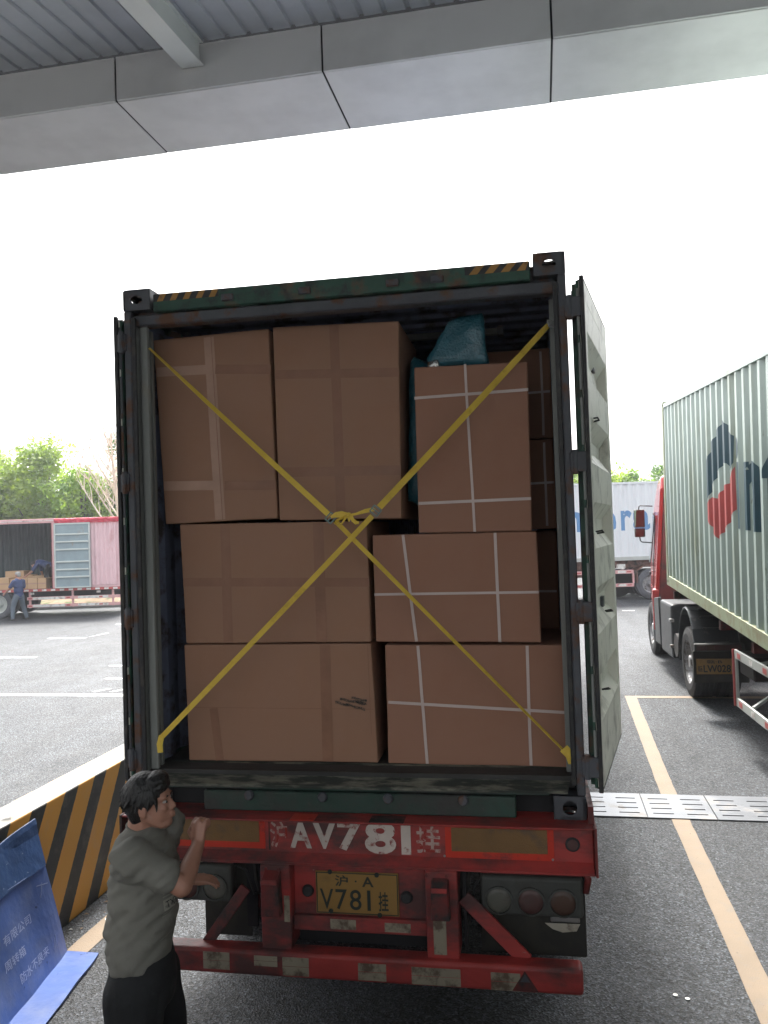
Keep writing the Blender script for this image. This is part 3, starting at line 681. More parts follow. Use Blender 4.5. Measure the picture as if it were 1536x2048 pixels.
carton('large brown box at the top left of the load, leaning slightly, with pale vertical tape', [(-1.115, 1.575), (-.43, 1.585), (-.45, 2.682), (-1.163, 2.668)], .25, .7, 'cardA',
       [(-.815, 2.66, -.776, 1.59, .062, TL_), (-1.145, 2.475, -.83, 2.47, .055, TL_), (-.78, 2.468, -.445, 2.445, .055, T_), (-1.12, 1.80, -.80, 1.79, .055, TL_), (-.74, 1.785, -.435, 1.777, .055, T_)],
       seam=[(-.80, 2.66, -.76, 1.59)])
carton('tall upright brown box at the top of the load beside the leaning box', [(-.419, 1.573), (.289, 1.558), (.310, 2.668), (-.426, 2.688)], .25, .75, 'cardA',
       [(-.062, 2.675, -.056, 1.57, .055, T_), (-.418, 2.412, .302, 2.378, .052, T_), (-.416, 1.848, .294, 1.829, .055, T_)], seam=[(-.05, 2.675, -.045, 1.57)])
carton('wide brown box second from the bottom at the left of the load', [(-1.008, .873), (.092, .873), (.089, 1.552), (-1.031, 1.570)], .25, .75, 'cardA',
       [(-.748, 1.562, -.748, .876, .058, T_), (-1.015, 1.232, .092, 1.207, .05, T_), (-.192, 1.55, -.19, .876, .062, T_)], seam=[(-1.015, 1.222, .09, 1.197)])
carton('wide brown box at the bottom left of the load with a scuffed black stamp', [(-1.01, .196), (.11, .200), (.090, .864), (-1.024, .866)], .25, .75, 'cardA',
       [(-.85, .50, -.82, .2, .05, T_), (-.174, .86, -.176, .205, .062, T_)], seam=[(-1.02, .505, .10, .498), (.072, .86, .078, .36)])
carton('tall box with white bands standing upright under the blue wrapped parcel', [(.384, 1.474), (1.003, 1.464), (1.013, 2.389), (.388, 2.399)], .25, .6, 'cardB',
       [(.672, 2.398, .694, 1.47, .014, 'strapw'), (.386, 2.226, 1.011, 2.235, .016, 'strapw'), (.386, 1.638, 1.004, 1.641, .016, 'strapw')])
carton('white banded box in the middle at the right of the load', [(.121, .872), (1.03, .860), (1.026, 1.461), (.118, 1.470)], .25, .7, 'cardB',
       [(.294, 1.467, .349, .873, .016, 'strapw'), (.803, 1.462, .808, .865, .016, 'strapw'), (.12, 1.138, 1.026, 1.133, .014, 'strapw')])
carton('white banded box at the bottom right of the load with a rounded corner', [(.168, .197), (1.150, .192), (1.156, .846), (.168, .855)], .25, .75, 'cardB',
       [(.357, .85, .387, .2, .016, 'strapw'), (.953, .845, .950, .2, .016, 'strapw'), (.18, .538, 1.155, .485, .016, 'strapw')], dents=.6)
# deeper row seen in the gap at the right
for (z0_, z1_, l) in ((1.47, 2.03, 'shaded white banded box under the topmost one of the deep stack at the right wall'),
                      (2.035, 2.60, 'shaded box on top of the deep stack at the right wall of the container')):
    carton(l, [(.52, z0_), (1.16, z0_), (1.155, z1_), (.52, z1_)], .92, .6, 'cardB', [(.6, (z0_+z1_)/2, 1.15, (z0_+z1_)/2+.01, .014, 'strapw'), (1.10, z1_-.02, 1.10, z0_+.02, .014, 'strapw')])
carton('shaded banded box low in the gap at the right wall behind the middle box', [(.56, .195), (1.16, .195), (1.16, 1.46), (.56, 1.46)], 1.1, .6, 'cardB', [(.6, 1.08, 1.15, 1.07, .014, 'strapw')])
# stamp scuff on the bottom left box: broken lines of small black lettering
stp = MB(); rnd = random.Random(5)
wr = empty('ink_stamp', frame_pt(0, .25, 0), CA, 'smudged black stamp lines printed at the right end of the bottom left box', 'stamp')
for (xa, za, n, sl) in ((-.125, .530, 9, -.22), (-.095, .548, 16, -.2), (-.03, .556, 10, -.22), (-.06, .518, 12, -.28), (-.005, .535, 7, -.2)):
    tx = text2d(''.join(rnd.choice('MEHIROASNTL') for _ in range(n)), .015, n*.0088, .03)
    decal('lettering', tx, lambda u, v, xa=xa, za=za, sl=sl: (xa+u, -.0058, za+v+sl*u+.002*math.sin(u*90)), 'plateb', wr)
# blue wrapped parcel
bw = empty('wrapped_parcel', frame_pt(.62, .30, 2.395), CA, 'blue bubble wrapped parcel bundled on top of the upright banded box', 'parcel')
def lump(pts, seed, amp=.02, cuts=5):
    me = bpy.data.meshes.new('tmp'); bm = bmesh.new()
    for p in pts: bm.verts.new(p)
    bmesh.ops.convex_hull(bm, input=bm.verts)
    bmesh.ops.subdivide_edges(bm, edges=bm.edges, cuts=cuts, use_grid_fill=True)
    for _ in range(3): bmesh.ops.smooth_vert(bm, verts=bm.verts, factor=.3, use_axis_x=True, use_axis_y=True, use_axis_z=True)
    for v in bm.verts:
        k = mnoise.noise_vector(v.co*9+Vector((seed, 0, 0))); k2 = mnoise.noise_vector(Vector((v.co.x*34, v.co.y*34, v.co.z*12))+Vector((seed, 2, 0))); v.co += k*amp+k2*amp*.45
    b = MB(); bm.verts.index_update(); b.v = [tuple(v.co) for v in bm.verts]; b.f = [tuple(v.index for v in f.verts) for f in bm.faces]; bm.free(); return b
lump([(-.15, 0, .02), (.18, 0, -.0), (.155, .0, .30), (-.02, .02, .29), (-.12, .3, .05), (.16, .35, .0), (.15, .3, .32), (0, .3, .31), (-.17, .02, .06)], 3, .014, 9).build('wrapping', 'bluewrap', bw, smooth=True)
lump([(-.17, -.02, .0), (-.08, -.02, -.01), (-.10, -.03, .045), (-.17, 0, .05), (-.15, .08, .02), (-.09, .08, .02)], 9, .012, 3).build('foil_end', 'foil', bw, smooth=True)
bw2 = empty('wrapped_parcel', frame_pt(.335, .42, 1.62), CA, 'blue wrapped parcel standing in the dark gap between the tall brown and upright boxes', 'parcel')
lump([(-.03, 0, .0), (.22, 0, 0), (.2, .0, .80), (-.01, .0, .92), (-.03, .4, 0), (.2, .4, 0), (.2, .4, .8), (-.0, .4, .92)], 5).build('wrapping', 'bluewrap', bw2, smooth=True)
br_ = empty('cargo_bar', frame_pt(.35, 1.2, 2.80), CA, 'pale grey bar lying across the load under the container roof', 'bar')
MB().box(-.5, .5, 0, .05, -.02, .02).build('bar', 'cinner', br_, bevel=.004)
for sx in (-1, 1): MB().box(sx*.5-.02, sx*.5+.02, -.01, .06, -.03, .03).build('end_fitting', 'cframe', br_)

# ------------------------------------------------------------------ lashing straps
def ribbon(pts, wds, rolls, th=.0025):
    """flat webbing along pts; roll angle about its run, 0 = flat to the viewer (-y)"""
    b = MB(); pts = [Vector(p) for p in pts]
    for i, P in enumerate(pts):
        d = (pts[min(i+1, len(pts)-1)]-pts[max(i-1, 0)]).normalized(); nrm = Vector((0, -1, 0)); q = d.cross(nrm).normalized()
        n2 = q.cross(d).normalized(); a = rolls[i]; q2 = q*math.cos(a)+n2*math.sin(a); n3 = q2.cross(d).normalized()
        for (i1, i2) in ((-1, -1), (1, -1), (1, 1), (-1, 1)): b.v.append(tuple(P+q2*i1*wds[i]/2+n3*i2*th/2))
    for i in range(len(pts)-1):
        for k in range(4): b.f.append((4*i+k, 4*i+(k+1) % 4, 4*i+4+(k+1) % 4, 4*i+4+k))
    b.f += [(3, 2, 1, 0), tuple(len(b.v)-4+k for k in range(4))]
    return b
def seg(a, c, n, r0, r1, wd=.03, mid=None, pw=1.0):
    a, c = Vector(a), Vector(c); P, Rr = [], []
    for i in range(n+1):
        t = i/n; P.append(a.lerp(c, t)+Vector((0, 0, -.003*math.sin(PI*t)))); Rr.append(r0+(r1-r0)*(t**pw))
    return ribbon(P, [wd]*(n+1), Rr)
def wl(p): return p
sA = empty('lashing_strap', frame_pt(-1.14, .10, 2.59), CA, 'yellow lashing strap running from the upper left post to the lower right post', 'strap', 'yellow straps crossed in front of the load')
sB = empty('lashing_strap', frame_pt(1.14, .10, 2.55), CA, 'yellow lashing strap running from the upper right post to the lower left post', 'strap', 'yellow straps crossed in front of the load')
def rel(o, x, y, z):
    base = {'A': (-1.14, .10, 2.59), 'B': (1.14, .10, 2.55)}[o]; return (x-base[0], y-base[1], z-base[2])
seg(rel('A', -1.115, .09, 2.585), rel('A', -.085, .10, 1.585), 26, 1.42, .15, .031, pw=.9).build('webbing', 'webbing', sA)
seg(rel('A', -.055, .10, 1.555), rel('A', 1.13, .07, .32), 30, .3, 1.36, .026, pw=.6).build('webbing', 'webbing', sA)
seg(rel('B', 1.125, .09, 2.54), rel('B', .195, .085, 1.62), 26, 1.0, .5, .036, pw=.3).build('webbing', 'webbing', sB)
seg(rel('B', .155, .08, 1.575), rel('B', -1.075, .05, .385), 30, .35, .15, .029).build('webbing', 'webbing', sB)
def bk(o, L, x, y, z, ang):
    b = MB()
    for (dx, dz) in ((-.024, 0), (.024, 0)): 
        b.bar(Vector((x, y, z))+Matrix.Rotation(ang, 3, 'Y') @ Vector((dx, -.008, -.02)), Vector((x, y, z))+Matrix.Rotation(ang, 3, 'Y') @ Vector((dx, -.008, .02)), .006, .006)
    for dz in (-.02, 0, .02):
        b.bar(Vector((x, y, z))+Matrix.Rotation(ang, 3, 'Y') @ Vector((-.026, -.008, dz)), Vector((x, y, z))+Matrix.Rotation(ang, 3, 'Y') @ Vector((.026, -.008, dz)), .006, .006)
    b.v = [rel(L, *v) for v in b.v]
    return b.build('buckle', 'buckle', o)
bk(sA, 'A', -.078, .095, 1.572, math.radians(-45)); bk(sB, 'B', .175, .085, 1.602, math.radians(40))
ribbon([rel('A', 1.12, .06, .345), rel('A', 1.15, .05, .31), rel('A', 1.155, .04, .27)], [.05, .045, .03], [0, 0, .2]).build('tail', 'webbing', sA)
ribbon([rel('B', -1.07, .03, .395), rel('B', -1.083, .03, .345), rel('B', -1.08, .03, .30)], [.03, .035, .03], [.3, 0, .2]).build('tail', 'webbing', sB)
tie = empty('tie_ribbon', frame_pt(.03, .07, 1.585), CA, 'short yellow webbing knotted in a bow between the two buckles', 'tie')
def rt(pts, wds, rolls): return ribbon([(p[0]-.03, p[1]-.07, p[2]-1.585) for p in pts], wds, rolls)
rt([(-.075, .085, 1.578), (-.045, .07, 1.588), (-.01, .065, 1.59), (.03, .06, 1.585), (.05, .06, 1.58)], [.012, .03, .034, .022, .012], [0, .2, .1, .5, .9]).build('ribbon_loop', 'webbing', tie)
rt([(.03, .055, 1.583), (.07, .06, 1.588), (.12, .075, 1.603), (.16, .08, 1.610), (.172, .085, 1.606)], [.012, .014, .022, .022, .012], [.3, .4, .1, .1, 0]).build('ribbon_loop', 'webbing', tie)
rt([(.03, .055, 1.585), (.0, .05, 1.573), (-.035, .045, 1.555), (-.042, .04, 1.540), (-.03, .04, 1.532), (-.005, .045, 1.542), (.012, .05, 1.565), (.025, .055, 1.583)], [.014, .018, .017, .015, .015, .017, .017, .013], [.3, .9, .9, .8, 1.2, 1.0, .8, .3]).build('bow_loop', 'webbing', tie)
rt([(.03, .05, 1.583), (.045, .045, 1.575), (.055, .04, 1.557), (.075, .035, 1.540), (.09, .035, 1.541)], [.02, .022, .020, .022, .016], [.2, .4, .2, .5, .3]).build('ribbon_tail', 'webbing', tie)
rt([(.03, .045, 1.585), (.036, .04, 1.565), (.034, .042, 1.548)], [.016, .018, .006], [.2, .5, .3]).build('ribbon_tail', 'webbing', tie)
MB().lathe((0, -.012, 0), (1, 0, 0), [(-.014, .002), (-.01, .011), (0, .014), (.01, .011), (.014, .002)], 10).build('knot', 'webbing', tie, smooth=True)

# ------------------------------------------------------------------ trailer
tr = empty('container_trailer', (CO.x, CO.y, 0), CA, 'red skeletal semi-trailer with worn rear beam and bumper carrying the green container', 'trailer')
B0 = CO.z
def Z(z): return B0+z
b = MB(); b.box(-1.245, 1.245, -.055, .12, Z(-.225), Z(-.012)); rb = b.build('rear_beam', 'red', tr, bevel=.006)
MB().box(-1.245, 1.245, -.115, .12, Z(-.012), Z(-.002)).build('beam_flange', 'red', rb, bevel=.003)
MB().box(-1.245, 1.245, -.105, -.02, Z(-.237), Z(-.226)).build('beam_flange', 'red', rb, bevel=.003)
MB().hexa([(-1.24, -.104, Z(-.226)), (1.24, -.104, Z(-.226)), (1.24, -.056, Z(-.198)), (-1.24, -.056, Z(-.198)), (-1.24, -.107, Z(-.222)), (1.24, -.107, Z(-.222)), (1.24, -.0565, Z(-.188)), (-1.24, -.0565, Z(-.188))]).build('beam_lip', 'red', rb)
for sx in (-1, 1):
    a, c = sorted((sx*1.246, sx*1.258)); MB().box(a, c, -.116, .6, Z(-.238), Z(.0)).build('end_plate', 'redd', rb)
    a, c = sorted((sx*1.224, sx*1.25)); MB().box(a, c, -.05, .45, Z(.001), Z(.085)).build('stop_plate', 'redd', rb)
    MB().tube([(sx*1.141, -.057, Z(-.10)), (sx*1.141, -.064, Z(-.10))], .036, 24).build('lamp_ring', 'rubber', rb, bevel=.003)
    MB().tube([(sx*1.141, -.065, Z(-.10)), (sx*1.141, -.068, Z(-.10))], .026, 24).build('side_lamp', 'lensr', rb)
    # weld collars under the flange, twist lock area
def refl(x0_, x1_, z0_, z1_):
    o = MB().box(x0_-.032, x1_+.032, -.0595, -.0555, Z(z0_-.034), Z(z1_+.026)).build('reflector_panel', 'redrefl', rb)
    MB().box(x0_, x1_, -.0625, -.0600, Z(z0_), Z(z1_)).build('amber_field', 'amber', o)
refl(.537, 1.018, -.152, -.033); refl(-.965, -.487, -.140, -.030)
# painted registration on the beam
def ontrail(x, y, z): return lambda u, v: (x+u, y, Z(z)+v)
def paint(txt, x, z, h, wd, mt, bold=.0):
    decal('painted_lettering', text2d(txt, h, wd, bold), ontrail(x, -.0580, z), mt, rb)
paint('沪', -.428, -.168, .14, .095, 'faded', .015)
for (ch, x, z, wd, h) in (('A', -.318, -.165, .118, .145), ('V', -.197, -.165, .130, .145), ('7', -.060, -.170, .130, .152), ('8', .085, -.182, .165, .170), ('1', .277, -.180, .050, .158)):
    paint(ch, x, z, h, wd, 'wornwhite', .035)
paint('挂', .355, -.168, .14, .125, 'faded', .02)
MB().box(-.436, -.428, -.0585, -.0552, Z(-.18), Z(-.015)).build('panel_seam', 'redd', rb)
# long members
for sx in (-1, 1):
    a, c = sorted((sx*.40, sx*.52))
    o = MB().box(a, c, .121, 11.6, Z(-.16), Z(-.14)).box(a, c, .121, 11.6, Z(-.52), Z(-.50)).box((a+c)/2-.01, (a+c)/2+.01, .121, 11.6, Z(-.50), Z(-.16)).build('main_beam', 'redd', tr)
for y in (1.0, 2.4, 4.0, 5.6, 7.2, 8.8, 10.4): MB().box(-1.15, 1.15, y, y+.1, Z(-.14), Z(-.04)).build('cross_member', 'redd', tr)
# rear frame: posts, plate panel
for (xa, xb) in ((-.474, -.312), (.400, .563)):
    o = MB().box(xa, xb, -.105, .06, Z(-.68), Z(-.239)).build('bumper_post', 'red', tr, bevel=.006)
po = o
MB().box(-.311, .399, -.030, -.01, Z(-.592), Z(-.239)).build('plate_panel', 'red', tr, bevel=.003)
MB().box(-.311, .399, -.06, -.031, Z(-.592), Z(-.515)).build('panel_ledge', 'red', tr, bevel=.004)
MB().box(-.311, .399, .05, .06, Z(-.70), Z(-.593)).build('slot_shade_sheet', 'dark', tr)  # black sheet standing for the shade inside the slot
for (xa, xb, z0_, z1_) in ((-.455, -.352, -.485, -.262), (.430, .527, -.463, -.268)):
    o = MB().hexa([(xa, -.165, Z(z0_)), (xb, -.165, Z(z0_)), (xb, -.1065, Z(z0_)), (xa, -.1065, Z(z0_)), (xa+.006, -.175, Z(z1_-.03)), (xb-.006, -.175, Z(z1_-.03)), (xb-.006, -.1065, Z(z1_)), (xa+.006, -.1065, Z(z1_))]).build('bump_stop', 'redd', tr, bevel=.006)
    MB().box(xa+.008, xb-.008, -.186, -.176, Z(z1_-.05), Z(z1_-.025)).build('stop_lip', 'red', o, bevel=.004)
MB().box(-.346, -.316, -.1085, -.1065, Z(-.53), Z(-.395)).build('white_reflector', 'whrefl', tr)
MB().box(.435, .500, -.1085, -.1065, Z(-.655), Z(-.475)).build('white_reflector', 'whrefl', tr)
for (xa, xb, z0_, z1_, y) in ((-.112, .024, -.577, -.526, -.0625), (.176, .312, -.578, -.532, -.0625), (-.137, -.006, -.262, -.247, -.0325), (.143, .286, -.265, -.250, -.0325)):
    MB().box(xa, xb, y, y+.002, Z(z0_), Z(z1_)).build('white_reflector', 'whrefl', tr)
# number plate
npl = MB().box(-.19, .252, -.044, -.036, Z(-.507), Z(-.287)).build('number_plate', 'platey', tr, bevel=.002)
k = MB()
for (xa, xb, z0_, z1_) in ((-.186, .248, -.503, -.498), (-.186, .248, -.296, -.291), (-.186, -.181, -.498, -.296), (.243, .248, -.498, -.296)): k.box(xa, xb, -.0452, -.0442, Z(z0_), Z(z1_))
k.build('plate_border', 'plateb', npl)
def onp(x, z): return lambda u, v: (x+u, -.0455, Z(z)+v)
decal('plate_lettering', text2d('沪', .058, .07, .02), onp(-.085, -.362), 'plateb', npl)
decal('plate_lettering', text2d('·', .01, .01, .02), onp(.022, -.338), 'plateb', npl)
decal('plate_lettering', text2d('A', .052, .062, .02), onp(.060, -.360), 'plateb', npl)
for (ch, x, wd) in (('V', -.168, .072), ('7', -.084, .062), ('8', -.008, .062), ('1', .085, .018)):
    decal('plate_lettering', text2d(ch, .105, wd, .006), onp(x, -.482), 'plateb', npl)
decal('plate_lettering', text2d('挂', .10, .052, .015), onp(.145, -.482), 'plateb', npl)
for (x, z) in ((-.11, -.287), (.14, -.294), (-.11, -.490), (.15, -.500)): MB().disc((x, -.05, Z(z)), (0, 1, 0), .013, .008, 8).build('plate_bolt', 'plateb', npl, bevel=.002)
for (x, z) in ((-.235, -.395), (.292, -.408)): MB().tube([(x, -.031, Z(z)), (x, -.055, Z(z))], [.034, .026], 14).build('rubber_buffer', 'rubber', tr, bevel=.004)
# bumper
bp_ = MB(); rr = .025; prof = []
bum = MB().box(-1.165, 1.165, -.145, -.035, Z(-.80), Z(-.672)).build('bumper', 'red', tr, bevel=.018, seg=3)
for (xa, xb, z0_, z1_) in ((-.785, -.640, -.775, -.687), (-.505, -.380, -.745, -.693), (-.352, -.212, -.785, -.692), (.047, .192, -.785, -.700), (.322, .568, -.788, -.703), (.718, .862, -.792, -.706)):
    xm = (xa+xb)/2; zm = (z0_+z1_)/2
    for (zz0, zz1) in ((z0_, zm-.0015), (zm+.0015, z1_)):
        MB().box(xa, xb, -.1475, -.1455, Z(zz0), Z(zz1)).build('white_reflector', 'whrefl', bum)
for sx in (-1, 1):
    MB().bar((sx*.585, -.02, Z(-.40)), ((.895 if sx > 0 else -.80), -.05, Z(-.69)), .075 if sx > 0 else .06, .02, (0, -1, 0)).build('brace', 'red' if sx > 0 else 'redd', tr, bevel=.003)  # left brace takes the darker red to paint in its backlit shade
    MB().box(sx*.60-.14 if sx > 0 else -.62, sx*.60+.6 if sx > 0 else -.56, .09, .10, Z(-.66), Z(-.24)).build('bracket', 'dark', tr) if sx < 0 else None
# lamp clusters and flaps
def lamps(sx):
    xa, xb = sorted((sx*.672, sx*1.186))
    h = MB().box(xa, xb, -.01, .08, Z(-.492), Z(-.292)).build('lamp_cluster', 'lampbody', tr, bevel=.02, seg=3)
    for (x, mt) in ((.765, 'lensw'), (.925, 'lensr'), (1.085, 'lensa')):
        c = (sx*x, -.01, Z(-.412))
        MB().lathe(c, (0, 1, 0), [(-.003, .072), (-.012, .072), (-.014, .063), (-.003, .062)], 28).build('lamp_rim', 'lampbody', h)
        MB().lathe(c, (0, 1, 0), [(-.004, .062), (-.009, .058), (-.011, .035), (-.012, .001)], 28).build('lamp_lens', mt, h, smooth=True)
    MB().box(xa, xb, .02, .06, Z(-.291), Z(-.255)).build('lamp_bracket', 'redd', tr)
lamps(1); lamps(-1)
fl = MB().box(.66, 1.20, .10, .112, Z(-.735), Z(-.25)).build('mudflap', 'flap', tr, bevel=.02, seg=3)
MB().box(1.02, 1.17, .085, .097, Z(-.555), Z(-.515)).build('flap_clamp', 'steel', tr, bevel=.004)
MB().add([(.99, .083, Z(-.560)), (1.17, .083, Z(-.558)), (1.15, .07, Z(-.590)), (1.08, .068, Z(-.598)), (1.03, .072, Z(-.585))], [(0, 1, 2, 3, 4)]).build('torn_strip', 'whrefl', tr)
MB().box(-.872, -.60, .10, .112, Z(-.72), Z(-.25)).build('mudflap', 'flap', tr, bevel=.03, seg=3)
MB().box(-1.10, -.83, -.02, -.014, Z(-.275), Z(-.257)).build('white_tag', 'whrefl', tr)
MB().lathe((-.60, .28, Z(-.60)), (0, 1, 0), [(-.05, .001), (-.05, .07), (.05, .07), (.05, .001)], 18).build('brake_chamber', 'redd', tr)
for y in (1.75, 3.05, 4.35):
    MB().tube([(-.9, y, .5), (.9, y, .5)], .07, 12).build('axle', 'dusty', tr)
    for sx in (-1, 1):
        for x in (.78, 1.08): wheel(tr, (sx*x, y, .5), .5, .26, sx)
for sx in (-1, 1):
    a, c = sorted((sx*.62, sx*.72)); MB().box(a, c, 9.0, 9.12, .02, Z(-.1)).box(a-.08, c+.08, 8.95, 9.17, 0, .02).build('landing_leg', 'redd', tr)
MB().box(-.55, -.2, .12, .9, Z(-.62), Z(-.2)).build('air_tank', 'dusty', tr, bevel=.05, seg=3)
MB().box(-.2, .55, .55, .9, Z(-.72), Z(-.2)).build('rear_suspension', 'dusty', tr, bevel=.04)

for x in (-.44, .41, .51, -.37):
    MB().tube([(x, -.1055, Z(-.26)), (x, -.113, Z(-.26))], .009, 6).build('bolt', 'redd', tr)
for (x, z) in ((.50, -.178), (1.042, -.178), (1.042, -.012), (-.99, -.165), (.52, -.02)): MB().tube([(x, -.0600, Z(z)), (x, -.064, Z(z))], .006, 8).build('rivet', 'steel', rb)
MB().box(-.30, -.17, -.118, -.02, Z(-.0015), Z(.0035)).build('flange_patch', 'redrefl', rb, bevel=.001)
MB().box(.12, .30, -.1155, -.02, Z(-.0015), Z(.003)).build('flange_patch', 'redd', rb, bevel=.001)
for pts, r0 in (([(.70, .05, Z(-.30)), (.64, .03, Z(-.36)), (.62, .05, Z(-.50)), (.57, .12, Z(-.58)), (.50, .3, Z(-.5))], .007), ([(-.68, .05, Z(-.30)), (-.60, .03, Z(-.33)), (-.56, .04, Z(-.46)), (-.50, .2, Z(-.5))], .007),
                ([(-.58, .1, Z(-.25)), (-.56, .08, Z(-.40)), (-.52, .1, Z(-.56)), (-.45, .3, Z(-.6))], .010), ([(.60, .1, Z(-.25)), (.585, .08, Z(-.44)), (.6, .15, Z(-.62)), (.5, .4, Z(-.66))], .009)):
    MB().tube(pts, r0, 6).build('cable', 'rubber', tr, smooth=True)
MB().box(.585, .60, -.03, .10, Z(-.66), Z(-.24)).build('bracket', 'dark', tr)
MB().tube([(1.19, .02, Z(-.25)), (1.215, .02, Z(-.30)), (1.20, .02, Z(-.37))], .018, 8).build('marker_bracket', 'redd', tr, smooth=True)
MB().add([(.86, -.1478, Z(-.745)), (.91, -.1478, Z(-.745)), (.885, -.1478, Z(-.705))], [(0, 1, 2)]).build('triangle_mark', 'cframe', bum)
MB().add([(.82, -.1476, Z(-.79)), (.95, -.1476, Z(-.79)), (.885, -.1476, Z(-.69))], [(0, 1, 2)]).build('triangle_mark', 'redd', bum)

# ------------------------------------------------------------------ barrier and blue board
bar = MB()
for k in range(1):
    bar.hexa([(0, .5, 0), (0, 7.4, 0), (-.32, 7.4, 0), (-.32, .5, 0), (0, .5, .91), (0, 7.4, .91), (-.26, 7.4, .91), (-.26, .5, .91)])
bo = bar.build('barrier_wall', 'barrier', bevel=.012, seg=2); bo.location = (-3.33, 0, 0)
tag(bo, 'low concrete barrier painted in slanted orange and black stripes beside the bay', 'barrier')
pp = empty('crumpled_wrapper', (-3.42, 4.62, .915), .4, 'small torn white paper scrap lying on the barrier edge', 'litter')
MB().add([(0, 0, 0), (.05, .01, .012), (.07, .05, .004), (.02, .04, .02)], [(0, 1, 2, 3)]).build('scrap', 'paper', pp)
bb = empty('blue_board', (-3.12, 4.83, 0), 0, 'creased blue plastic board with pale print leaning against the striped barrier', 'board')
def brd(t, s):
    """t 0..1 along the board towards the dock, s 0..1 up the panel; local coordinates"""
    kx = [(0, 0, 0), (-.082, -.10, .60), (-.172, -.06, .845)]
    if s < .7: q = s/.7; a, c = kx[0], kx[1]
    else: q = (s-.7)/.3; a, c = kx[1], kx[2]
    x = a[0]+(c[0]-a[0])*q; y = a[1]+(c[1]-a[1])*q; z = a[2]+(c[2]-a[2])*q
    y += -1.5*t; x += .27*t*(1-s*.9)+.005*math.sin(t*9+s*4)+.003*math.sin(t*23); z += (.006*math.sin(t*13)+.03*max(0, 1-t*4) if s > .95 else 0)
    return x, y, z
def bpatch(name, s0, s1, th, mt, n=30, mm=8, t1=1.0, off=0):
    b = MB()
    for dd in (off, off+th):
        for i in range(n+1):
            for j in range(mm+1):
                x, y, z = brd(t1*i/n, s0+(s1-s0)*j/mm); b.v.append((x+dd, y, z))
    st = (n+1)*(mm+1)
    for i in range(n):
        for j in range(mm):
            a = i*(mm+1)+j; b.f += [(a, a+1, a+mm+2, a+mm+1), (st+a, st+a+mm+1, st+a+mm+2, st+a+1)]
    for i in range(n):
        a = i*(mm+1); c = a+mm; b.f += [(a, a+mm+1, st+a+mm+1, st+a), (c, st+c, st+c+mm+1, c+mm+1)]
    for j in range(mm):
        a = j; c = n*(mm+1)+j; b.f += [(a, st+a, st+a+1, a+1), (c, c+1, st+c+1, st+c)]
    return b.build(name, mt, bb)
pnl = bpatch('board_panel', 0, .705, .012, 'blue')
bpatch('upper_flap', .70, 1.0, .008, 'blued', off=.012)
b = MB()
for i in range(25):
    t = i/24; x, y, z = brd(t, 0); wv = .002*math.sin(t*17)
    b.v += [(x+.005, y, .012), (x+.238-.03*t+wv, y-.01, .018+.006*math.sin(t*7)), (x+.238-.03*t+wv, y-.01, .008), (x+.005, y, .002)]
for i in range(24):
    for k in range(4): b.f.append((4*i+k, 4*i+(k+1) % 4, 4*i+4+(k+1) % 4, 4*i+4+k))
b.f += [(3, 2, 1, 0), (96, 97, 98, 99)]
b.build('foot_flap', 'blue', bb)
def onb(y0, z0, sl=0.0):
    def fn(u, v):
        yy = y0+u-4.83; zz = z0+v+sl*u; s = zz/.60*.7; t = (-yy+(-.10*s/.7))/1.5
        x, y, z = brd(max(0, t), s); return (x+.0135, yy, zz)
    return fn
decal('printed_characters', text2d('有限公司', .055, .30), onb(4.19, .352), 'blueprint', pnl)
decal('printed_characters', text2d('周转箱', .055, .22), onb(4.15, .228), 'blueprint', pnl)
decal('printed_characters', text2d('防水不泉来', .055, .34), onb(4.26, .112), 'blueprint', pnl)
for (y0, z0, y1, z1, wd) in ((4.60, .52, 4.72, .49, .004), (4.62, .44, 4.66, .52, .003), (4.2, .62, 4.62, .60, .003), (4.69, .10, 4.70, .18, .003), (4.67, .11, 4.68, .17, .003)):
    q = onb(0, 0); a, c = Vector(q(y0, z0)), Vector(q(y1, z1)); MB().bar(a, c, wd, .001, (1, 0, 0)).build('scratch', 'blueprint', pnl)
# litter
for (x, y, l) in ((.64, 4.83, 'small round white scrap on the asphalt near the yellow bay line, left of two'), (.70, 4.80, 'small round white scrap on the asphalt, nearer the yellow bay line of two')):
    o = MB().disc((0, 0, 0), (0, 0, 1), .014, .002, 10).build('paper_scrap', 'paper'); o.location = (x, y, .006); tag(o, l, 'litter', 'white scraps on the asphalt')
for i in range(14):
    o = MB().add([(0, 0, 0), (.02, .004, .004), (.026, .02, .0), (.006, .016, .006)], [(0, 1, 2, 3)]).build('leaf_scrap', 'soil' if i % 3 else 'paper')
    o.location = (-3.2+random.uniform(-.1, .12), 4.9+i*.06+random.uniform(-.03, .03), .006); o.rotation_euler = (0, 0, random.uniform(0, 6)); o.scale = (random.uniform(.6, 1.4),)*3
    tag(o, 'tiny dry scrap among others along the foot of the striped barrier', 'litter', 'dry scraps along the foot of the barrier')

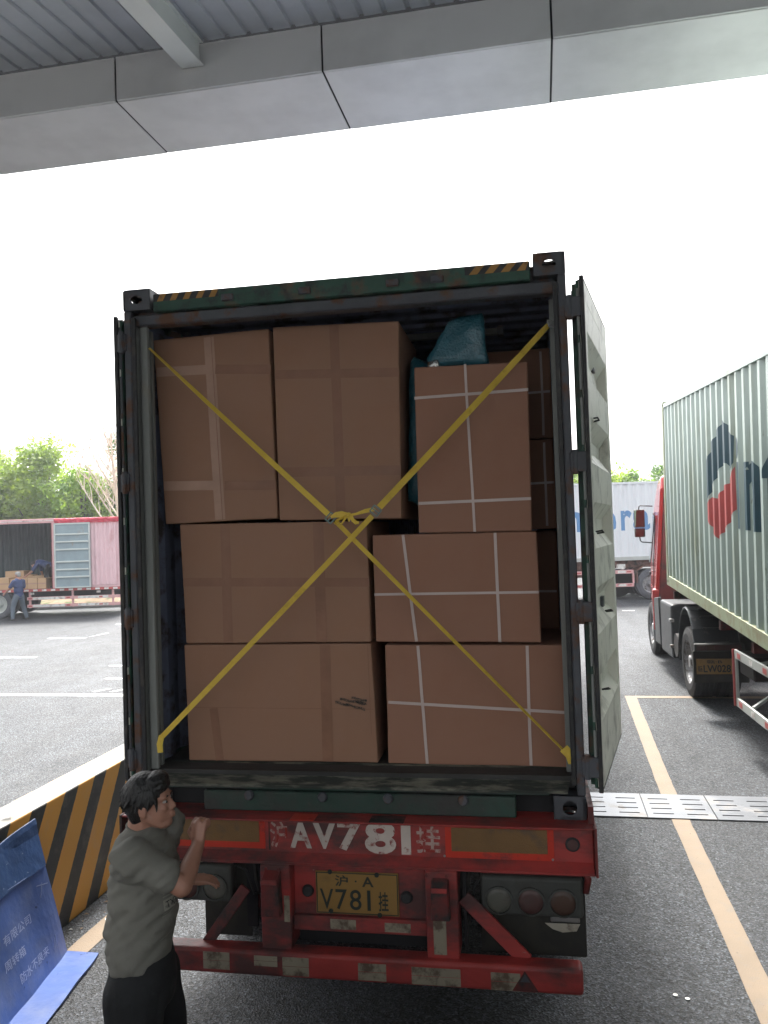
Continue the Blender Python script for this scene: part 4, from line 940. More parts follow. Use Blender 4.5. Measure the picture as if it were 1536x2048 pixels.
# ------------------------------------------------------------------ people
def capsule(mb, a, b_, ra, rb_, n=14, rings=5):
    a, b_ = Vector(a), Vector(b_); d = (b_-a)
    if d.length < 1e-5: d = Vector((0, 0, 1e-4))
    L = d.length; d = d.normalized(); pts, rr = [], []
    for i in range(rings):
        t = (PI/2)*(i+.15)/rings; pts.append(a-d*ra*math.cos(t)); rr.append(ra*math.sin(t))
    for i in range(4): pts.append(a+d*L*i/3); rr.append(ra+(rb_-ra)*i/3)
    for i in reversed(range(rings)):
        t = (PI/2)*(i+.15)/rings; pts.append(b_+d*rb_*math.cos(t)); rr.append(rb_*math.sin(t))
    return mb.tube(pts, rr, n)
def blob(mb, c, r, rot=None, n=16, fn=None):
    """ellipsoid, radii r along its own axes"""
    R_ = rot or Matrix.Identity(3); b = len(mb.v); c = Vector(c)
    for i in range(1, n):
        th = PI*i/n
        for k in range(2*n):
            ph = 2*PI*k/(2*n); p = Vector((r[0]*math.sin(th)*math.cos(ph), r[1]*math.sin(th)*math.sin(ph), r[2]*math.cos(th)))
            if fn: p = fn(p)
            mb.v.append(tuple(c+R_ @ p))
    t0 = len(mb.v); 
    for s_ in (1, -1):
        p = Vector((0, 0, r[2]*s_)); p = fn(p) if fn else p; mb.v.append(tuple(c+R_ @ p))
    m_ = 2*n
    for i in range(n-2):
        for k in range(m_): mb.f.append((b+i*m_+k, b+(i+1)*m_+k, b+(i+1)*m_+(k+1) % m_, b+i*m_+(k+1) % m_))
    for k in range(m_): mb.f += [(t0, b+k, b+(k+1) % m_), (t0+1, b+(n-2)*m_+(k+1) % m_, b+(n-2)*m_+k)]
    return mb
def loft(mb, rings, n=24):
    """rings: (centre, x-radius, y-radius, yaw)"""
    b = len(mb.v)
    for (c, rx, ry, yw) in rings:
        for k in range(n):
            t = 2*PI*k/n; x, y = rx*math.cos(t), ry*math.sin(t)
            mb.v.append((c[0]+x*math.cos(yw)-y*math.sin(yw), c[1]+x*math.sin(yw)+y*math.cos(yw), c[2]))
    for i in range(len(rings)-1):
        for k in range(n): mb.f.append((b+i*n+k, b+i*n+(k+1) % n, b+(i+1)*n+(k+1) % n, b+(i+1)*n+k))
    mb.f += [tuple(b+k for k in range(n))[::-1], tuple(b+(len(rings)-1)*n+k for k in range(n))]
    return mb
def fuse(mb, name, mt, parent, vox, smooth=6, disp=None):
    """weld overlapping volumes into one continuous skin"""
    me = bpy.data.meshes.new(name); me.from_pydata(mb.v, [], mb.f)
    bm = bmesh.new(); bm.from_mesh(me)
    bmesh.ops.recalc_face_normals(bm, faces=bm.faces); bm.to_mesh(me); bm.free()
    o = bpy.data.objects.new(name, me); COL.objects.link(o)
    q = o.modifiers.new('r', 'REMESH'); q.mode = 'VOXEL'; q.voxel_size = vox
    q = o.modifiers.new('s', 'SMOOTH'); q.factor = .5; q.iterations = smooth
    bpy.context.view_layer.update()
    m2 = bpy.data.meshes.new_from_object(o.evaluated_get(bpy.context.evaluated_depsgraph_get()))
    o.modifiers.clear(); o.data = m2; bpy.data.meshes.remove(me); m2.name = name
    if disp:
        for v in m2.vertices:
            v.co += v.normal*disp(v.co)
    m2.polygons.foreach_set('use_smooth', [True]*len(m2.polygons)); m2.materials.clear(); m2.materials.append(M[mt])
    if parent: o.parent = parent
    return o
def hand(mb, wrist, dirn, palm_n, s=1.0, curl=.5, thumb=1):
    """palm with four fingers and a thumb; dirn along the palm, palm_n out of the palm"""
    w0, d, n_ = Vector(wrist), Vector(dirn).normalized(), Vector(palm_n).normalized(); sd_ = d.cross(n_).normalized()*thumb
    kn = w0+d*.088*s
    mb.hexa([w0-sd_*.026*s-n_*.013*s, w0+sd_*.026*s-n_*.013*s, w0+sd_*.026*s+n_*.013*s, w0-sd_*.026*s+n_*.013*s,
             kn-sd_*.038*s-n_*.012*s, kn+sd_*.038*s-n_*.012*s, kn+sd_*.038*s+n_*.012*s, kn-sd_*.038*s+n_*.012*s])
    capsule(mb, w0, kn, .022*s, .02*s, 10, 3)
    for i, ln in enumerate((.068, .076, .071, .055)):
        off = (1.5-i)*.0205*s; p = kn+sd_*off; a = curl*.6+.05*i; r0 = .0088*s
        for j, fr in enumerate((.42, .32, .26)):
            dd = d*math.cos(a)+n_*math.sin(a); q = p+dd*ln*fr*s; capsule(mb, p, q, r0, r0*.93, 8, 3); p = q; r0 *= .93; a += curl*(.95 if j == 0 else .7)
    p = w0+d*.028*s+sd_*.028*s; dd = (d*.6+sd_*.75+n_*.35).normalized()
    q = p+dd*.038*s; capsule(mb, p, q, .0125*s, .0105*s, 8, 3); d2 = (d*.85+sd_*.15+n_*.55*(.3+curl)).normalized(); capsule(mb, q, q+d2*.034*s, .0102*s, .0088*s, 8, 3)
def head(mb, c, fwd, up, s=1.0):
    f, u = Vector(fwd).normalized(), Vector(up).normalized(); sd_ = f.cross(u).normalized(); u = sd_.cross(f).normalized()
    R_ = Matrix((f, -sd_, u)).transposed(); c = Vector(c)   # local x forward, y left, z up
    P = lambda x, y, z: c+R_ @ (Vector((x, y, z))*s)
    blob(mb, P(-.008, 0, .028), (.090*s, .074*s, .090*s), R_)
    blob(mb, P(.026, 0, -.028), (.062*s, .060*s, .080*s), R_)
    blob(mb, P(.048, 0, -.085), (.034*s, .036*s, .027*s), R_)           # chin
    for k in (-1, 1):
        capsule(mb, P(-.01, k*.056, -.045), P(.045, k*.026, -.09), .02*s, .017*s, 8, 3)     # jaw
        blob(mb, P(.060, k*.034, -.022), (.022*s, .022*s, .018*s), R_, 8)         # cheek
        blob(mb, P(.072, k*.030, .022), (.014*s, .024*s, .009*s), R_, 8)          # brow
        blob(mb, P(-.008, k*.078, -.014), (.020*s, .009*s, .030*s), R_, 8)        # ear
        blob(mb, P(.089, k*.011, -.028), (.011*s, .010*s, .009*s), R_, 6)         # nostril
    capsule(mb, P(.076, 0, .014), P(.096, 0, -.024), .0095*s, .0115*s, 8, 3)     # nose
    blob(mb, P(.084, 0, -.052), (.016*s, .024*s, .007*s), R_, 8); blob(mb, P(.082, 0, -.063), (.016*s, .022*s, .008*s), R_, 8)
    return P, R_
def eyes(P, R_, parent, s):
    for k in (-1, 1):
        e = MB(); blob(e, P(.070, k*.030, .004), (.0115*s, .0115*s, .0065*s), R_, 8); e.build('eye', 'eyewhite', parent, smooth=True)
        e = MB(); blob(e, P(.0795, k*.031, .003), (.0045*s, .0055*s, .0055*s), R_, 6); e.build('iris', 'hair', parent, smooth=True)
        e = MB(); a = [P(.083, k*.014, .021), P(.086, k*.028, .026), P(.078, k*.045, .020)]; e.tube(a, [.002, .0034, .0018], 6); e.build('eyebrow', 'hair', parent, smooth=True)

# the man behind the trailer
man = empty('person', (-1.70, 3.17, 0), 0, 'dark-haired man in a grey t-shirt and black trousers reaching up to the red trailer beam', 'person')
O_ = Vector((-1.70, 3.17, 0))
def W(x, y, z): return Vector((x, y, z))-O_
bm_ = MB()
P, HR = head(bm_, W(-1.642, 3.17, 1.556), (.985, .13, .10), (-.12, -.02, .99), 1.0)
capsule(bm_, W(-1.675, 3.17, 1.50), W(-1.70, 3.17, 1.40), .056, .062)
loft(bm_, [(W(-1.70, 3.18, .86), .10, .14, 0), (W(-1.70, 3.18, 1.1), .10, .13, 0), (W(-1.68, 3.18, 1.3), .09, .16, 0), (W(-1.69, 3.18, 1.41), .06, .12, 0)])
sh_n, el_n, wr_n = W(-1.635, 3.02, 1.39), W(-1.462, 3.065, 1.262), W(-1.486, 3.28, 1.345)
capsule(bm_, sh_n, el_n, .046, .042); capsule(bm_, el_n, el_n.lerp(wr_n, .4), .042, .041); capsule(bm_, el_n.lerp(wr_n, .4), wr_n, .040, .028)
hand(bm_, wr_n, (-.02, .28, .95), (.15, .95, -.25), 1.0, 1.6, 1)
sh_f, el_f, wr_f = W(-1.66, 3.36, 1.39), W(-1.62, 3.45, 1.17), W(-1.575, 3.55, 1.12)
el_f = W(-1.78, 3.42, 1.15); wr_f = W(-1.655, 3.52, 1.085)
capsule(bm_, sh_f, el_f, .046, .042); capsule(bm_, el_f, wr_f, .041, .028)
hand(bm_, wr_f, (.80, .55, -.12), (-.1, .15, -1), 1.0, .35, 1)
for k, (hx, hy, kx, ky, fx, fy) in enumerate(((-1.70, 3.09, -1.66, 3.03, -1.76, 3.02), (-1.70, 3.27, -1.67, 3.33, -1.72, 3.36))):
    capsule(bm_, W(hx, hy, .86), W(kx, ky, .47), .08, .055); capsule(bm_, W(kx, ky, .47), W(fx, fy, .09), .054, .038)
    capsule(bm_, W(fx-.04, fy, .045), W(fx+.14, fy, .035), .04, .034)
body = fuse(bm_, 'body', 'skin', man, .0055, 3)
eyes(P, HR, body, 1.0)
# hair cap: thick dark hair, long over the ear and nape
hb = MB()
blob(hb, P(-.014, 0, .046), (.092, .083, .084), HR); blob(hb, P(-.045, 0, .0), (.060, .076, .085), HR); blob(hb, P(-.052, 0, -.035), (.044, .062, .058), HR)
blob(hb, P(.036, 0, .090), (.052, .066, .036), HR); blob(hb, P(.058, .0, .066), (.03, .058, .026), HR)
for k in (-1, 1): blob(hb, P(-.010, k*.062, .030), (.05, .024, .05), HR); blob(hb, P(.026, k*.060, .038), (.022, .018, .034), HR)
rnd = random.Random(11)
for i in range(330):
    a = rnd.uniform(-PI, PI); e_ = rnd.uniform(-.3, 1.3); p = Vector((-.018+.088*math.cos(a)*math.cos(e_), .082*math.sin(a)*math.cos(e_), .038+.086*math.sin(e_)))
    if p.x > .055 and p.z < .08: continue
    q = p+Vector((rnd.uniform(-.02, .02)-.012, rnd.uniform(-.012, .012), -.035+rnd.uniform(-.02, .015)))*.9+(p-Vector((-.025, 0, .03))).normalized()*.006
    capsule(hb, P(*p), P(*q), .0065, .0025, 6, 2)
fuse(hb, 'hair', 'hair', man, .0036, 1, lambda c: .0012*mnoise.noise(Vector((c.x*90, c.y*90, c.z*25))))
# t-shirt
sb = MB()
loft(sb, [(W(-1.710, 3.18, .905), .128, .172, .1), (W(-1.708, 3.18, .97), .132, .174, .1), (W(-1.700, 3.18, 1.06), .138, .170, .1), (W(-1.690, 3.18, 1.15), .140, .170, .1), (W(-1.682, 3.18, 1.24), .136, .174, .1),
          (W(-1.680, 3.18, 1.31), .127, .178, .1), (W(-1.684, 3.18, 1.36), .122, .178, .1), (W(-1.688, 3.18, 1.41), .094, .140, .1), (W(-1.690, 3.18, 1.445), .072, .090, .1), (W(-1.690, 3.18, 1.462), .066, .072, .1)])
blob(sb, W(-1.65, 3.02, 1.375), (.090, .085, .085)); blob(sb, W(-1.66, 3.33, 1.375), (.08, .07, .065))
sl_n = sh_n.lerp(el_n, .60); capsule(sb, W(-1.650, 3.02, 1.380), sl_n, .080, .070)
sl_f = sh_f.lerp(el_f, .7); capsule(sb, sh_f, sl_f, .07, .07)
def folds(c):
    h = c.z; v = .016*mnoise.noise(Vector((c.x*6, c.y*6, c.z*15+c.x*8)))+.011*mnoise.noise(Vector((c.x*10+3, c.y*10, c.z*30-c.x*20)))
    v += .007*math.sin((c.z*1.0+c.x*.55)*52)*max(0, 1-abs(h-1.10)/.14)*(.5+.5*mnoise.noise(c*6))
    return v
shirt = fuse(sb, 'shirt', 'shirt', man, .008, 5, folds)
# open the hem and collar rims a little darker by geometry: hem band
cb = MB(); 
pts = [W(-1.686+.060*math.cos(t), 3.18+.070*math.sin(t), 1.452-.014*math.cos(t)) for t in [2*PI*i/24 for i in range(25)]]
cb.tube(pts, .0065, 6, caps=False).build('collar', 'shirt', man, smooth=True)
bvh = BVHTree.FromObject(shirt, bpy.context.evaluated_depsgraph_get())
def onshirt(y0, z0):
    def fn(u, v):
        yy, zz = y0+u, z0+v; p = W(-1.1, yy, zz); h = bvh.ray_cast(p, Vector((-1, 0, 0)))
        return (h[0]+h[1]*.0022) if h[0] else W(-1.53, yy, zz)
    return fn
grid = lambda w_, h_, nx: ([(w_*i/nx, h_*j) for i in range(nx+1) for j in (0, 1)], [(2*i, 2*i+2, 2*i+3, 2*i+1) for i in range(nx)])
for (z, h_) in ((1.208, .006), (1.195, .004), (1.128, .005), (1.116, .005), (1.022, .003)):
    decal('shirt_print', grid(.20, h_, 16), onshirt(3.10, z), 'shirtprint', shirt)
decal('shirt_print', grid(.20, .042, 16), onshirt(3.10, 1.142), 'shirtprint', shirt)
decal('shirt_lettering', text2d('TXT TXT', .026, .16), lambda u, v: onshirt(3.11, 1.150)(u, v)+Vector((.0015, -.001, 0)), 'trousers', shirt)
tb_ = MB()
loft(tb_, [(W(-1.70, 3.18, .74), .125, .165, .1), (W(-1.70, 3.18, .82), .135, .175, .1), (W(-1.70, 3.18, .90), .128, .168, .1), (W(-1.70, 3.18, .95), .12, .16, .1)])
for (hx, hy, kx, ky, fx, fy) in ((-1.70, 3.10, -1.665, 3.03, -1.76, 3.02), (-1.71, 3.27, -1.675, 3.33, -1.72, 3.36)):
    capsule(tb_, W(hx, hy, .80), W(kx, ky, .48), .125, .095); capsule(tb_, W(kx, ky, .48), W(fx, fy, .12), .094, .075)
fuse(tb_, 'trousers', 'trousers', man, .012, 5, lambda c: .008*mnoise.noise(Vector((c.x*8, c.y*8, c.z*10))))
for (fx, fy) in ((-1.76, 3.02), (-1.72, 3.36)):
    q = MB(); capsule(q, W(fx-.05, fy, .05), W(fx+.16, fy, .042), .052, .042); capsule(q, W(fx-.02, fy, .05), W(fx-.01, fy, .11), .05, .05); fuse(q, 'shoe', 'shoe', man, .01, 3)

def worker(name_lab, base, rz, J, top, bot, hairm, s=1.0, vx=.014):
    """J: dict of joints in the person's own space (x forward, z up)"""
    r = empty('person', base, rz, name_lab, 'person')
    b = MB(); Pq, Rq = head(b, J['head'], J['look'], J['hup'], .98)
    capsule(b, Vector(J['head'])+Vector(J['hup'])*-.05, J['neck'], .052, .06); capsule(b, J['neck'], J['hip'], .10, .10)
    for k in ('l', 'r'):
        capsule(b, J['sh'+k], J['el'+k], .045, .04); capsule(b, J['el'+k], J['wr'+k], .039, .027)
        d = (Vector(J['wr'+k])-Vector(J['el'+k])).normalized(); hand(b, J['wr'+k], d, (0, 1 if k == 'r' else -1, .1), 1.0, .4, 1 if k == 'r' else -1)
        hp = Vector(J['hip'])+Vector((0, -.09 if k == 'r' else .09, 0))
        capsule(b, hp, J['kn'+k], .08, .05); capsule(b, J['kn'+k], J['an'+k], .05, .038); a = Vector(J['an'+k]); capsule(b, a+Vector((-.03, 0, -.05)), a+Vector((.13, 0, -.055)), .035, .03)
    bd = fuse(b, 'body', 'skin', r, vx*.7, 2); eyes(Pq, Rq, bd, .98)
    h = MB(); blob(h, Pq(-.02, 0, .048), (.096, .082, .076), Rq); blob(h, Pq(-.055, 0, .0), (.056, .07, .075), Rq); fuse(h, 'hair', hairm, r, .01, 2)
    t = MB(); nk, hp = Vector(J['neck']), Vector(J['hip'])
    up = (nk-hp).normalized(); L_ = (nk-hp).length
    for (q, rx, ry) in ((-.02, .125, .165), (.3, .125, .165), (.62, .13, .175), (.85, .115, .165)):
        R2 = up.to_track_quat('Z', 'X').to_matrix(); c = hp+up*L_*q
        blob(t, c, (ry, rx, .15), R2) if abs((R2 @ Vector((1, 0, 0))).y) > .5 else blob(t, c, (rx, ry, .15), R2)
    for k in ('l', 'r'): capsule(t, J['sh'+k], Vector(J['sh'+k]).lerp(Vector(J['el'+k]), .75), .07, .066); capsule(t, J['sh'+k], nk-up*.08, .065, .07)
    fuse(t, 'shirt', top, r, vx, 4, lambda c: .008*mnoise.noise(c*12))
    t = MB(); blob(t, hp-Vector((0, 0, .02)), (.125, .165, .13))
    for k in ('l', 'r'):
        q = hp+Vector((0, -.085 if k == 'r' else .085, -.02)); capsule(t, q, J['kn'+k], .10, .078); capsule(t, J['kn'+k], J['an'+k], .078, .062)
    fuse(t, 'trousers', bot, r, vx, 4, lambda c: .008*mnoise.noise(c*11))
    for k in ('l', 'r'):
        q = MB(); a = Vector(J['an'+k]); capsule(q, a+Vector((-.05, 0, -.045)), a+Vector((.16, 0, -.05)), .045, .038); fuse(q, 'shoe', 'shoe', r, .012, 2)
    return r

# ------------------------------------------------------------------ shared truck pieces
def guard_bands(par, pts, n, mats, wd, name='reflective_band'):
    """alternating bands laid on a rail from a to b, facing -y"""
    a, c = Vector(pts[0]), Vector(pts[1]); o = None
    for i in range(n):
        p, q = a.lerp(c, i/n), a.lerp(c, (i+1)/n)
        MB().box(p.x, q.x, p.y-.003, p.y-.0005, p.z-wd/2, p.z+wd/2).build(name, mats[i % len(mats)], par)

# ------------------------------------------------------------------ green container truck on the right
GA = math.radians(1.668); GO = Vector((1.941, 13.645, .15))
gt = empty('container_truck', GO, GA, 'red tractor and trailer carrying the pale green container in the bay at the right', 'truck')
GZ = 1.509; SLP = .0533
gc = empty('shipping_container', (GO.x, GO.y, .15+GZ), (math.atan(SLP), 0, GA), 'pale green corrugated container with a dark and red emblem, at the right edge', 'shipping container')
gpts = corr_pts(12.19-.26, .278, .036)
def gs(s_, d, t): return (.010+d, -.13-s_, t)
sheet(MB(), gpts, gs, .155, 2.80, .003).build('side_wall', 'ggreen', gc)
sheet(MB(), gpts, lambda s_, d, t: (2.428-d, -.13-s_, t), .155, 2.80, -.003).build('side_wall', 'ggreen', gc)
for x in (0, 2.378):
    MB().box(x, x+.06, -12.03, -.16, .0, .156).build('bottom_rail', 'grail', gc, bevel=.004)
    MB().box(x, x+.06, -12.03, -.16, 2.80, 2.862).build('top_rail', 'ggreen', gc, bevel=.004)
    for y in (-.12, -12.19): MB().box(x, x+.06, y, y+.12, .118, 2.778).build('corner_post', 'grail', gc, bevel=.005)
b = MB(); b.box(.06, 2.378, -12.19, -.01, 2.83, 2.85).build('roof', 'ggreen', gc)
MB().box(.06, 2.378, -.06, -.02, .15, 2.8).build('front_wall', 'ggreen', gc); MB().box(.06, 2.378, -12.17, -12.12, .15, 2.8).build('rear_doors', 'ggreen', gc)
MB().box(.06, 2.378, -12.1, -.1, .08, .14).build('floor', 'cframe', gc)
for x in (.081, 2.357):
    for y in (-.089, -12.10):
        for z in (0, 2.778):
            k = MB(); sx = -1 if x < 1 else 1
            holed(k, (x+sx*.073, y, z+.059), (0, 1, 0), (0, 0, 1), .178, .118, .04, .03, .016); k.box(x-.08, x+.064, y-.089, y-.08, z, z+.118); k.box(x-.08, x+.064, y+.08, y+.089, z, z+.118)
            k.box(x-.08, x+.064, y-.079, y+.079, z, z+.006); k.box(x-.08, x+.064, y-.079, y+.079, z+.112, z+.118); k.build('corner_casting', 'grail', gc)
cuts = [.13+p[0] for p in gpts]
def ong(s0, z0):
    return lambda u, v: (.010+corr_at(gpts, s0+u-.13)-.0022, -(s0+u), z0+v)
def cpoly(name, pts, mt):
    pts = [(p[0]*.972, p[1]) for p in pts]
    x0_ = min(p[0] for p in pts)
    decal(name, ([(p[0]-x0_, p[1]) for p in pts], [tuple(range(len(pts)))]), lambda u, v: ong(x0_, 0)(u, v), mt, gc, [c-x0_ for c in cuts])
cpoly('emblem_top', [(2.97, 1.40), (3.15, 1.52), (3.45, 1.70), (3.80, 1.86), (3.95, 1.84), (4.10, 1.72), (4.24, 1.84), (4.26, 2.13), (3.83, 2.35), (3.3, 2.12), (2.97, 1.88)], 'logonavy')
cpoly('emblem_bottom', [(2.95, 1.16), (3.42, .95), (3.85, 1.10), (4.27, 1.33), (4.26, 1.80), (4.1, 1.63), (3.83, 1.59), (3.45, 1.43), (3.15, 1.46), (2.95, 1.34)], 'logored')
x = 4.24
for (ch, wd, h_, z) in (('i', .13, .98, 1.13), ('n', .56, .72, 1.13), ('t', .36, .92, 1.13), ('e', .60, .74, 1.115), ('r', .38, .72, 1.13), ('a', .56, .74, 1.115), ('s', .50, .74, 1.115), ('i', .13, .98, 1.13), ('a', .56, .74, 1.115)):
    decal('painted_letter', text2d(ch, h_, wd, .03), ong(x, z), 'logonavy', gc, [c-x for c in cuts]); x += wd+.13
# tractor: own axes x right from the container's left side, y forward, z up from the yard
_ob = MB.build
SK = .13
def skb(s, *a_, **k_):
    if SK: s.v = [(v[0]+max(0, v[1]-1.15)*SK+max(0, v[2]-1.9)*(.14 if v[0] < 1.2 else -.14), v[1], v[2]) for v in s.v]
    return _ob(s, *a_, **k_)
MB.build = skb
cabp = MB(); c0, c1 = 1.20, 3.35
prof = [(c0, .95), (c1-.02, .95), (c1+.05, 1.5), (c1+.02, 2.1), (c1-.22, 2.9), (c1-.75, 3.30), (c0+.1, 3.34), (c0, 3.1)]
cab = cabp.poly([(-.03, y, z) for y, z in prof], (2.49, 0, 0)).build('cab', 'cabred', gt, bevel=.07, seg=3)
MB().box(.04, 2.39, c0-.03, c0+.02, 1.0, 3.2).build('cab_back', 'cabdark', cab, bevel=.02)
MB().box(-.045, -.031, c0+.95, c0+1.85, 1.75, 2.65).build('side_window', 'glass', cab, bevel=.02)
[MB().box(-.042, -.031, c0+q_, c0+q_+.015, .98, 2.7).build('door_gap', 'dark', cab) for q_ in (.82, 1.95)]
MB().box(-.07, -.03, c0+.86, c0+1.0, 1.55, 1.60).build('door_handle', 'plastic', cab, bevel=.01)
MB().box(.15, 2.25, c1-.25, c1+.03, 2.1, 2.95).build('windscreen', 'glass', cab, bevel=.03)
MB().box(-.05, 2.47, c0+.0, c0+.28, .62, 1.35).build('side_fairing', 'cabred', gt, bevel=.04, seg=2)
MB().box(.0, 2.42, c1-.1, c1+.15, .35, .95).build('front_bumper', 'cabred', gt, bevel=.06, seg=2)
[MB().box(q_, q_+.12, c0+.3, c0+.8, .35, .95).build('cab_step', 'plastic', gt, bevel=.03) for q_ in (-.04, 2.33)]

# mirrors
SK = 0
MB().tube([(.24, 2.6, 2.82), (.02, 2.66, 2.84), (-.0, 2.66, 2.82), (-.01, 2.66, 2.76)], .012, 8).build('mirror_arm', 'plastic', gt, smooth=True)
MB().tube([(.22, 2.6, 2.12), (.03, 2.66, 2.14), (.0, 2.66, 2.17), (-.01, 2.66, 2.25)], .012, 8).build('mirror_arm', 'plastic', gt, smooth=True)
for (z0_, z1_) in ((2.42, 2.765), (2.235, 2.405)):
    m1 = MB().box(-.10, .095, 2.63, 2.70, z0_, z1_).build('wing_mirror', 'plastic', gt, bevel=.02, seg=2); MB().box(-.092, .087, 2.626, 2.629, z0_+.01, z1_-.01).build('mirror_face', 'mirror', m1)
MB.build = _ob
for sx, x0_ in ((-1, .28), (1, 2.34)): wheel(gt, (x0_, 2.65, .50), .5, .28, sx)
for sx in (-1, 1):
    for x in ((.17, .50) if sx < 0 else (2.27, 1.94)): wheel(gt, (x, -1.28, .49), .50, .29, sx)
MB().tube([(.3, -1.28, .5), (2.1, -1.28, .5)], .1, 12).build('axle', 'dusty', gt)
for x in (.78, 1.58): MB().box(x, x+.08, -2.3, 3.2, .62, .88).build('chassis_rail', 'dusty', gt)
MB().lathe((1.22, -1.1, 1.12), (0, 0, 1), [(-.1, .001), (-.1, .45), (.0, .5), (.05, .5), (.06, .001)], 24).build('fifth_wheel', 'dusty', gt)
for x in (.01, 1.82):    # fenders over the drive wheels
    k = MB(); pf = []
    for i in range(13):
        a = math.radians(-8+i*(196/12)); pf.append((math.cos(a)*.60, math.sin(a)*.60))
    vs = []
    for (y, z) in pf: vs += [(x, -1.28+y, .50+z*1.30 if z > 0 else .5+z), (x+.60, -1.28+y, .50+z*1.30 if z > 0 else .5+z), (x+.60, -1.28+y*.955, .50+z*1.245 if z > 0 else .5+z), (x, -1.28+y*.955, .50+z*1.245 if z > 0 else .5+z)]
    k.v = vs
    for i in range(12):
        for q in range(4): k.f.append((4*i+q, 4*i+(q+1) % 4, 4*i+4+(q+1) % 4, 4*i+4+q))
    k.f += [(3, 2, 1, 0), (48, 49, 50, 51)]
    fo = k.build('fender', 'fender', gt, bevel=.012)
    # raised ribs on the fender crown
    rb2 = MB()
    for i in (7, 8, 9, 10):
        a = math.radians(-8+i*(196/12)); y, z = math.cos(a)*.605, math.sin(a)*.605*1.30; rb2.box(x+.14, x+.46, -1.28+y-.018, -1.28+y+.018, .50+z-.008, .50+z+.012)
    rb2.build('fender_rib', 'fender', fo, bevel=.004)
    MB().box(x+.02, x+.60, -1.92, -1.90, .42, .80).build('mudflap', 'flap', gt, bevel=.01)
tl = MB().box(-.10, .52, -2.40, -2.32, .80, .90).build('tail_lamp_bar', 'lampbody', gt, bevel=.012)
for (a, c, mt) in ((-.08, .04, 'lensr'), (.045, .14, 'lensa'), (.145, .48, 'lensr')): MB().box(a, c, -2.408, -2.401, .815, .885).build('lamp_lens', mt, tl)
MB().box(-.11, .58, -2.34, -2.30, .38, .80).build('rear_flap', 'flap', gt, bevel=.01)
pl_ = MB().box(-.08, .36, -2.372, -2.360, .50, .70).build('number_plate', 'platey', gt, bevel=.003)
decal('plate_lettering', text2d('LW028', .095, .34, .02), lambda u, v: (.005+u, -2.3735, .525+v), 'plateb', pl_)
decal('plate_lettering', text2d('赣·B', .05, .19, .01), lambda u, v: (.05+u, -2.3735, .637+v), 'plateb', pl_)
decal('plate_lettering', text2d('赣', .08, .06, .01), lambda u, v: (-.065+u, -2.3735, .53+v), 'plateb', pl_)
MB().tube([(.62, -2.3, 1.0), (.62, -2.38, 1.0)], [.03, .04], 12).build('work_lamp', 'lensw', gt)
# battery box and side skirt between cab and fender
MB().box(-.02, .55, -.35, .62, .38, 1.22).build('battery_box', 'plastic', gt, bevel=.04, seg=2)
for z in (.55, .95): MB().box(-.05, .02, -.38, -.30, z, z+.05).build('box_latch', 'steel', gt, bevel=.006)
MB().poly([(-.03, .64, .45), (-.03, 1.15, .45), (-.03, 1.15, 1.2), (-.03, .72, 1.25)], (.05, 0, 0)).build('skirt_panel', 'plastic', gt, bevel=.01)
MB().tube([(.0, -.55, .62), (.5, -.55, .62)], .18, 20).build('air_tank', 'dusty', gt, smooth=False)
# trailer under the green container
MB().box(.05, 2.39, -.30, -.22, 1.30, 1.42).build('front_bolster', 'redd', gt, bevel=.01)
for x in (.85, 1.5): MB().hexa([(x, -10.5, .55), (x+.1, -10.5, .55), (x+.1, -2.6, .92), (x, -2.6, .92), (x, -10.5, .95), (x+.1, -10.5, .95), (x+.1, -.3, 1.44), (x, -.3, 1.44)]).build('trailer_beam', 'redd', gt)
for y in (-3.0, -4.4, -5.8, -7.2): MB().box(.1, 2.34, y, y+.1, 1.44+y*SLP-.13, 1.44+y*SLP-.02).build('cross_member', 'redd', gt)
for (a, c) in (((.08, -3.82), (.08, -9.2)),):
    gd = MB(); 
    for z in (.99, .45): gd.box(.04, .07, -9.2, -3.82, z-.05, z+.05)
    for y in (-3.84, -5.4, -7.2, -9.16): gd.box(.042, .068, y-.03, y+.03, .50, .94)
    gd = gd.build('side_guard', 'pale', gt, bevel=.004)
    MB().box(.02, .08, -3.815, -3.80, .40, 1.04).build('guard_end', 'logored', gd)
    for z in (.99, .45):
        for k in range(11): 
            y = -3.95-k*.48; MB().box(.036, .0385, y-.13, y, z-.028, z+.028).build('reflective_band', 'logored' if k % 2 == 0 else 'wrail', gd)
    for y in (-4.4, -5.9): MB().bar((.07, y, .95), (.8, y-.1, 1.1), .03, .03).bar((.07, y, .5), (.8, y+.3, .9), .03, .03).build('guard_stay', 'pale', gd)
MB().box(.35, .47, -4.9, -4.78, .12, 1.1).box(1.97, 2.09, -4.9, -4.78, .12, 1.1).build('landing_leg', 'dusty', gt)
MB().tube([(.6, -2.7, .8), (.5, -3.0, .62), (.7, -3.3, .78), (.62, -3.6, .95)], .018, 6).tube([(.75, -2.6, .9), (.66, -3.1, .7), (.8, -3.5, .85)], .014, 6).build('air_hose', 'rubber', gt)
MB().box(.3, .9, -3.6, -3.0, .62, .9).build('tool_box', 'dusty', gt, bevel=.02)
for y in (-8.6, -9.9):
    for sx, xs in ((-1, (.2, .5)), (1, (2.24, 1.94))):
        for x in xs: wheel(gt, (x, y, .42 if y < -9 else .44), .48, .27, sx)

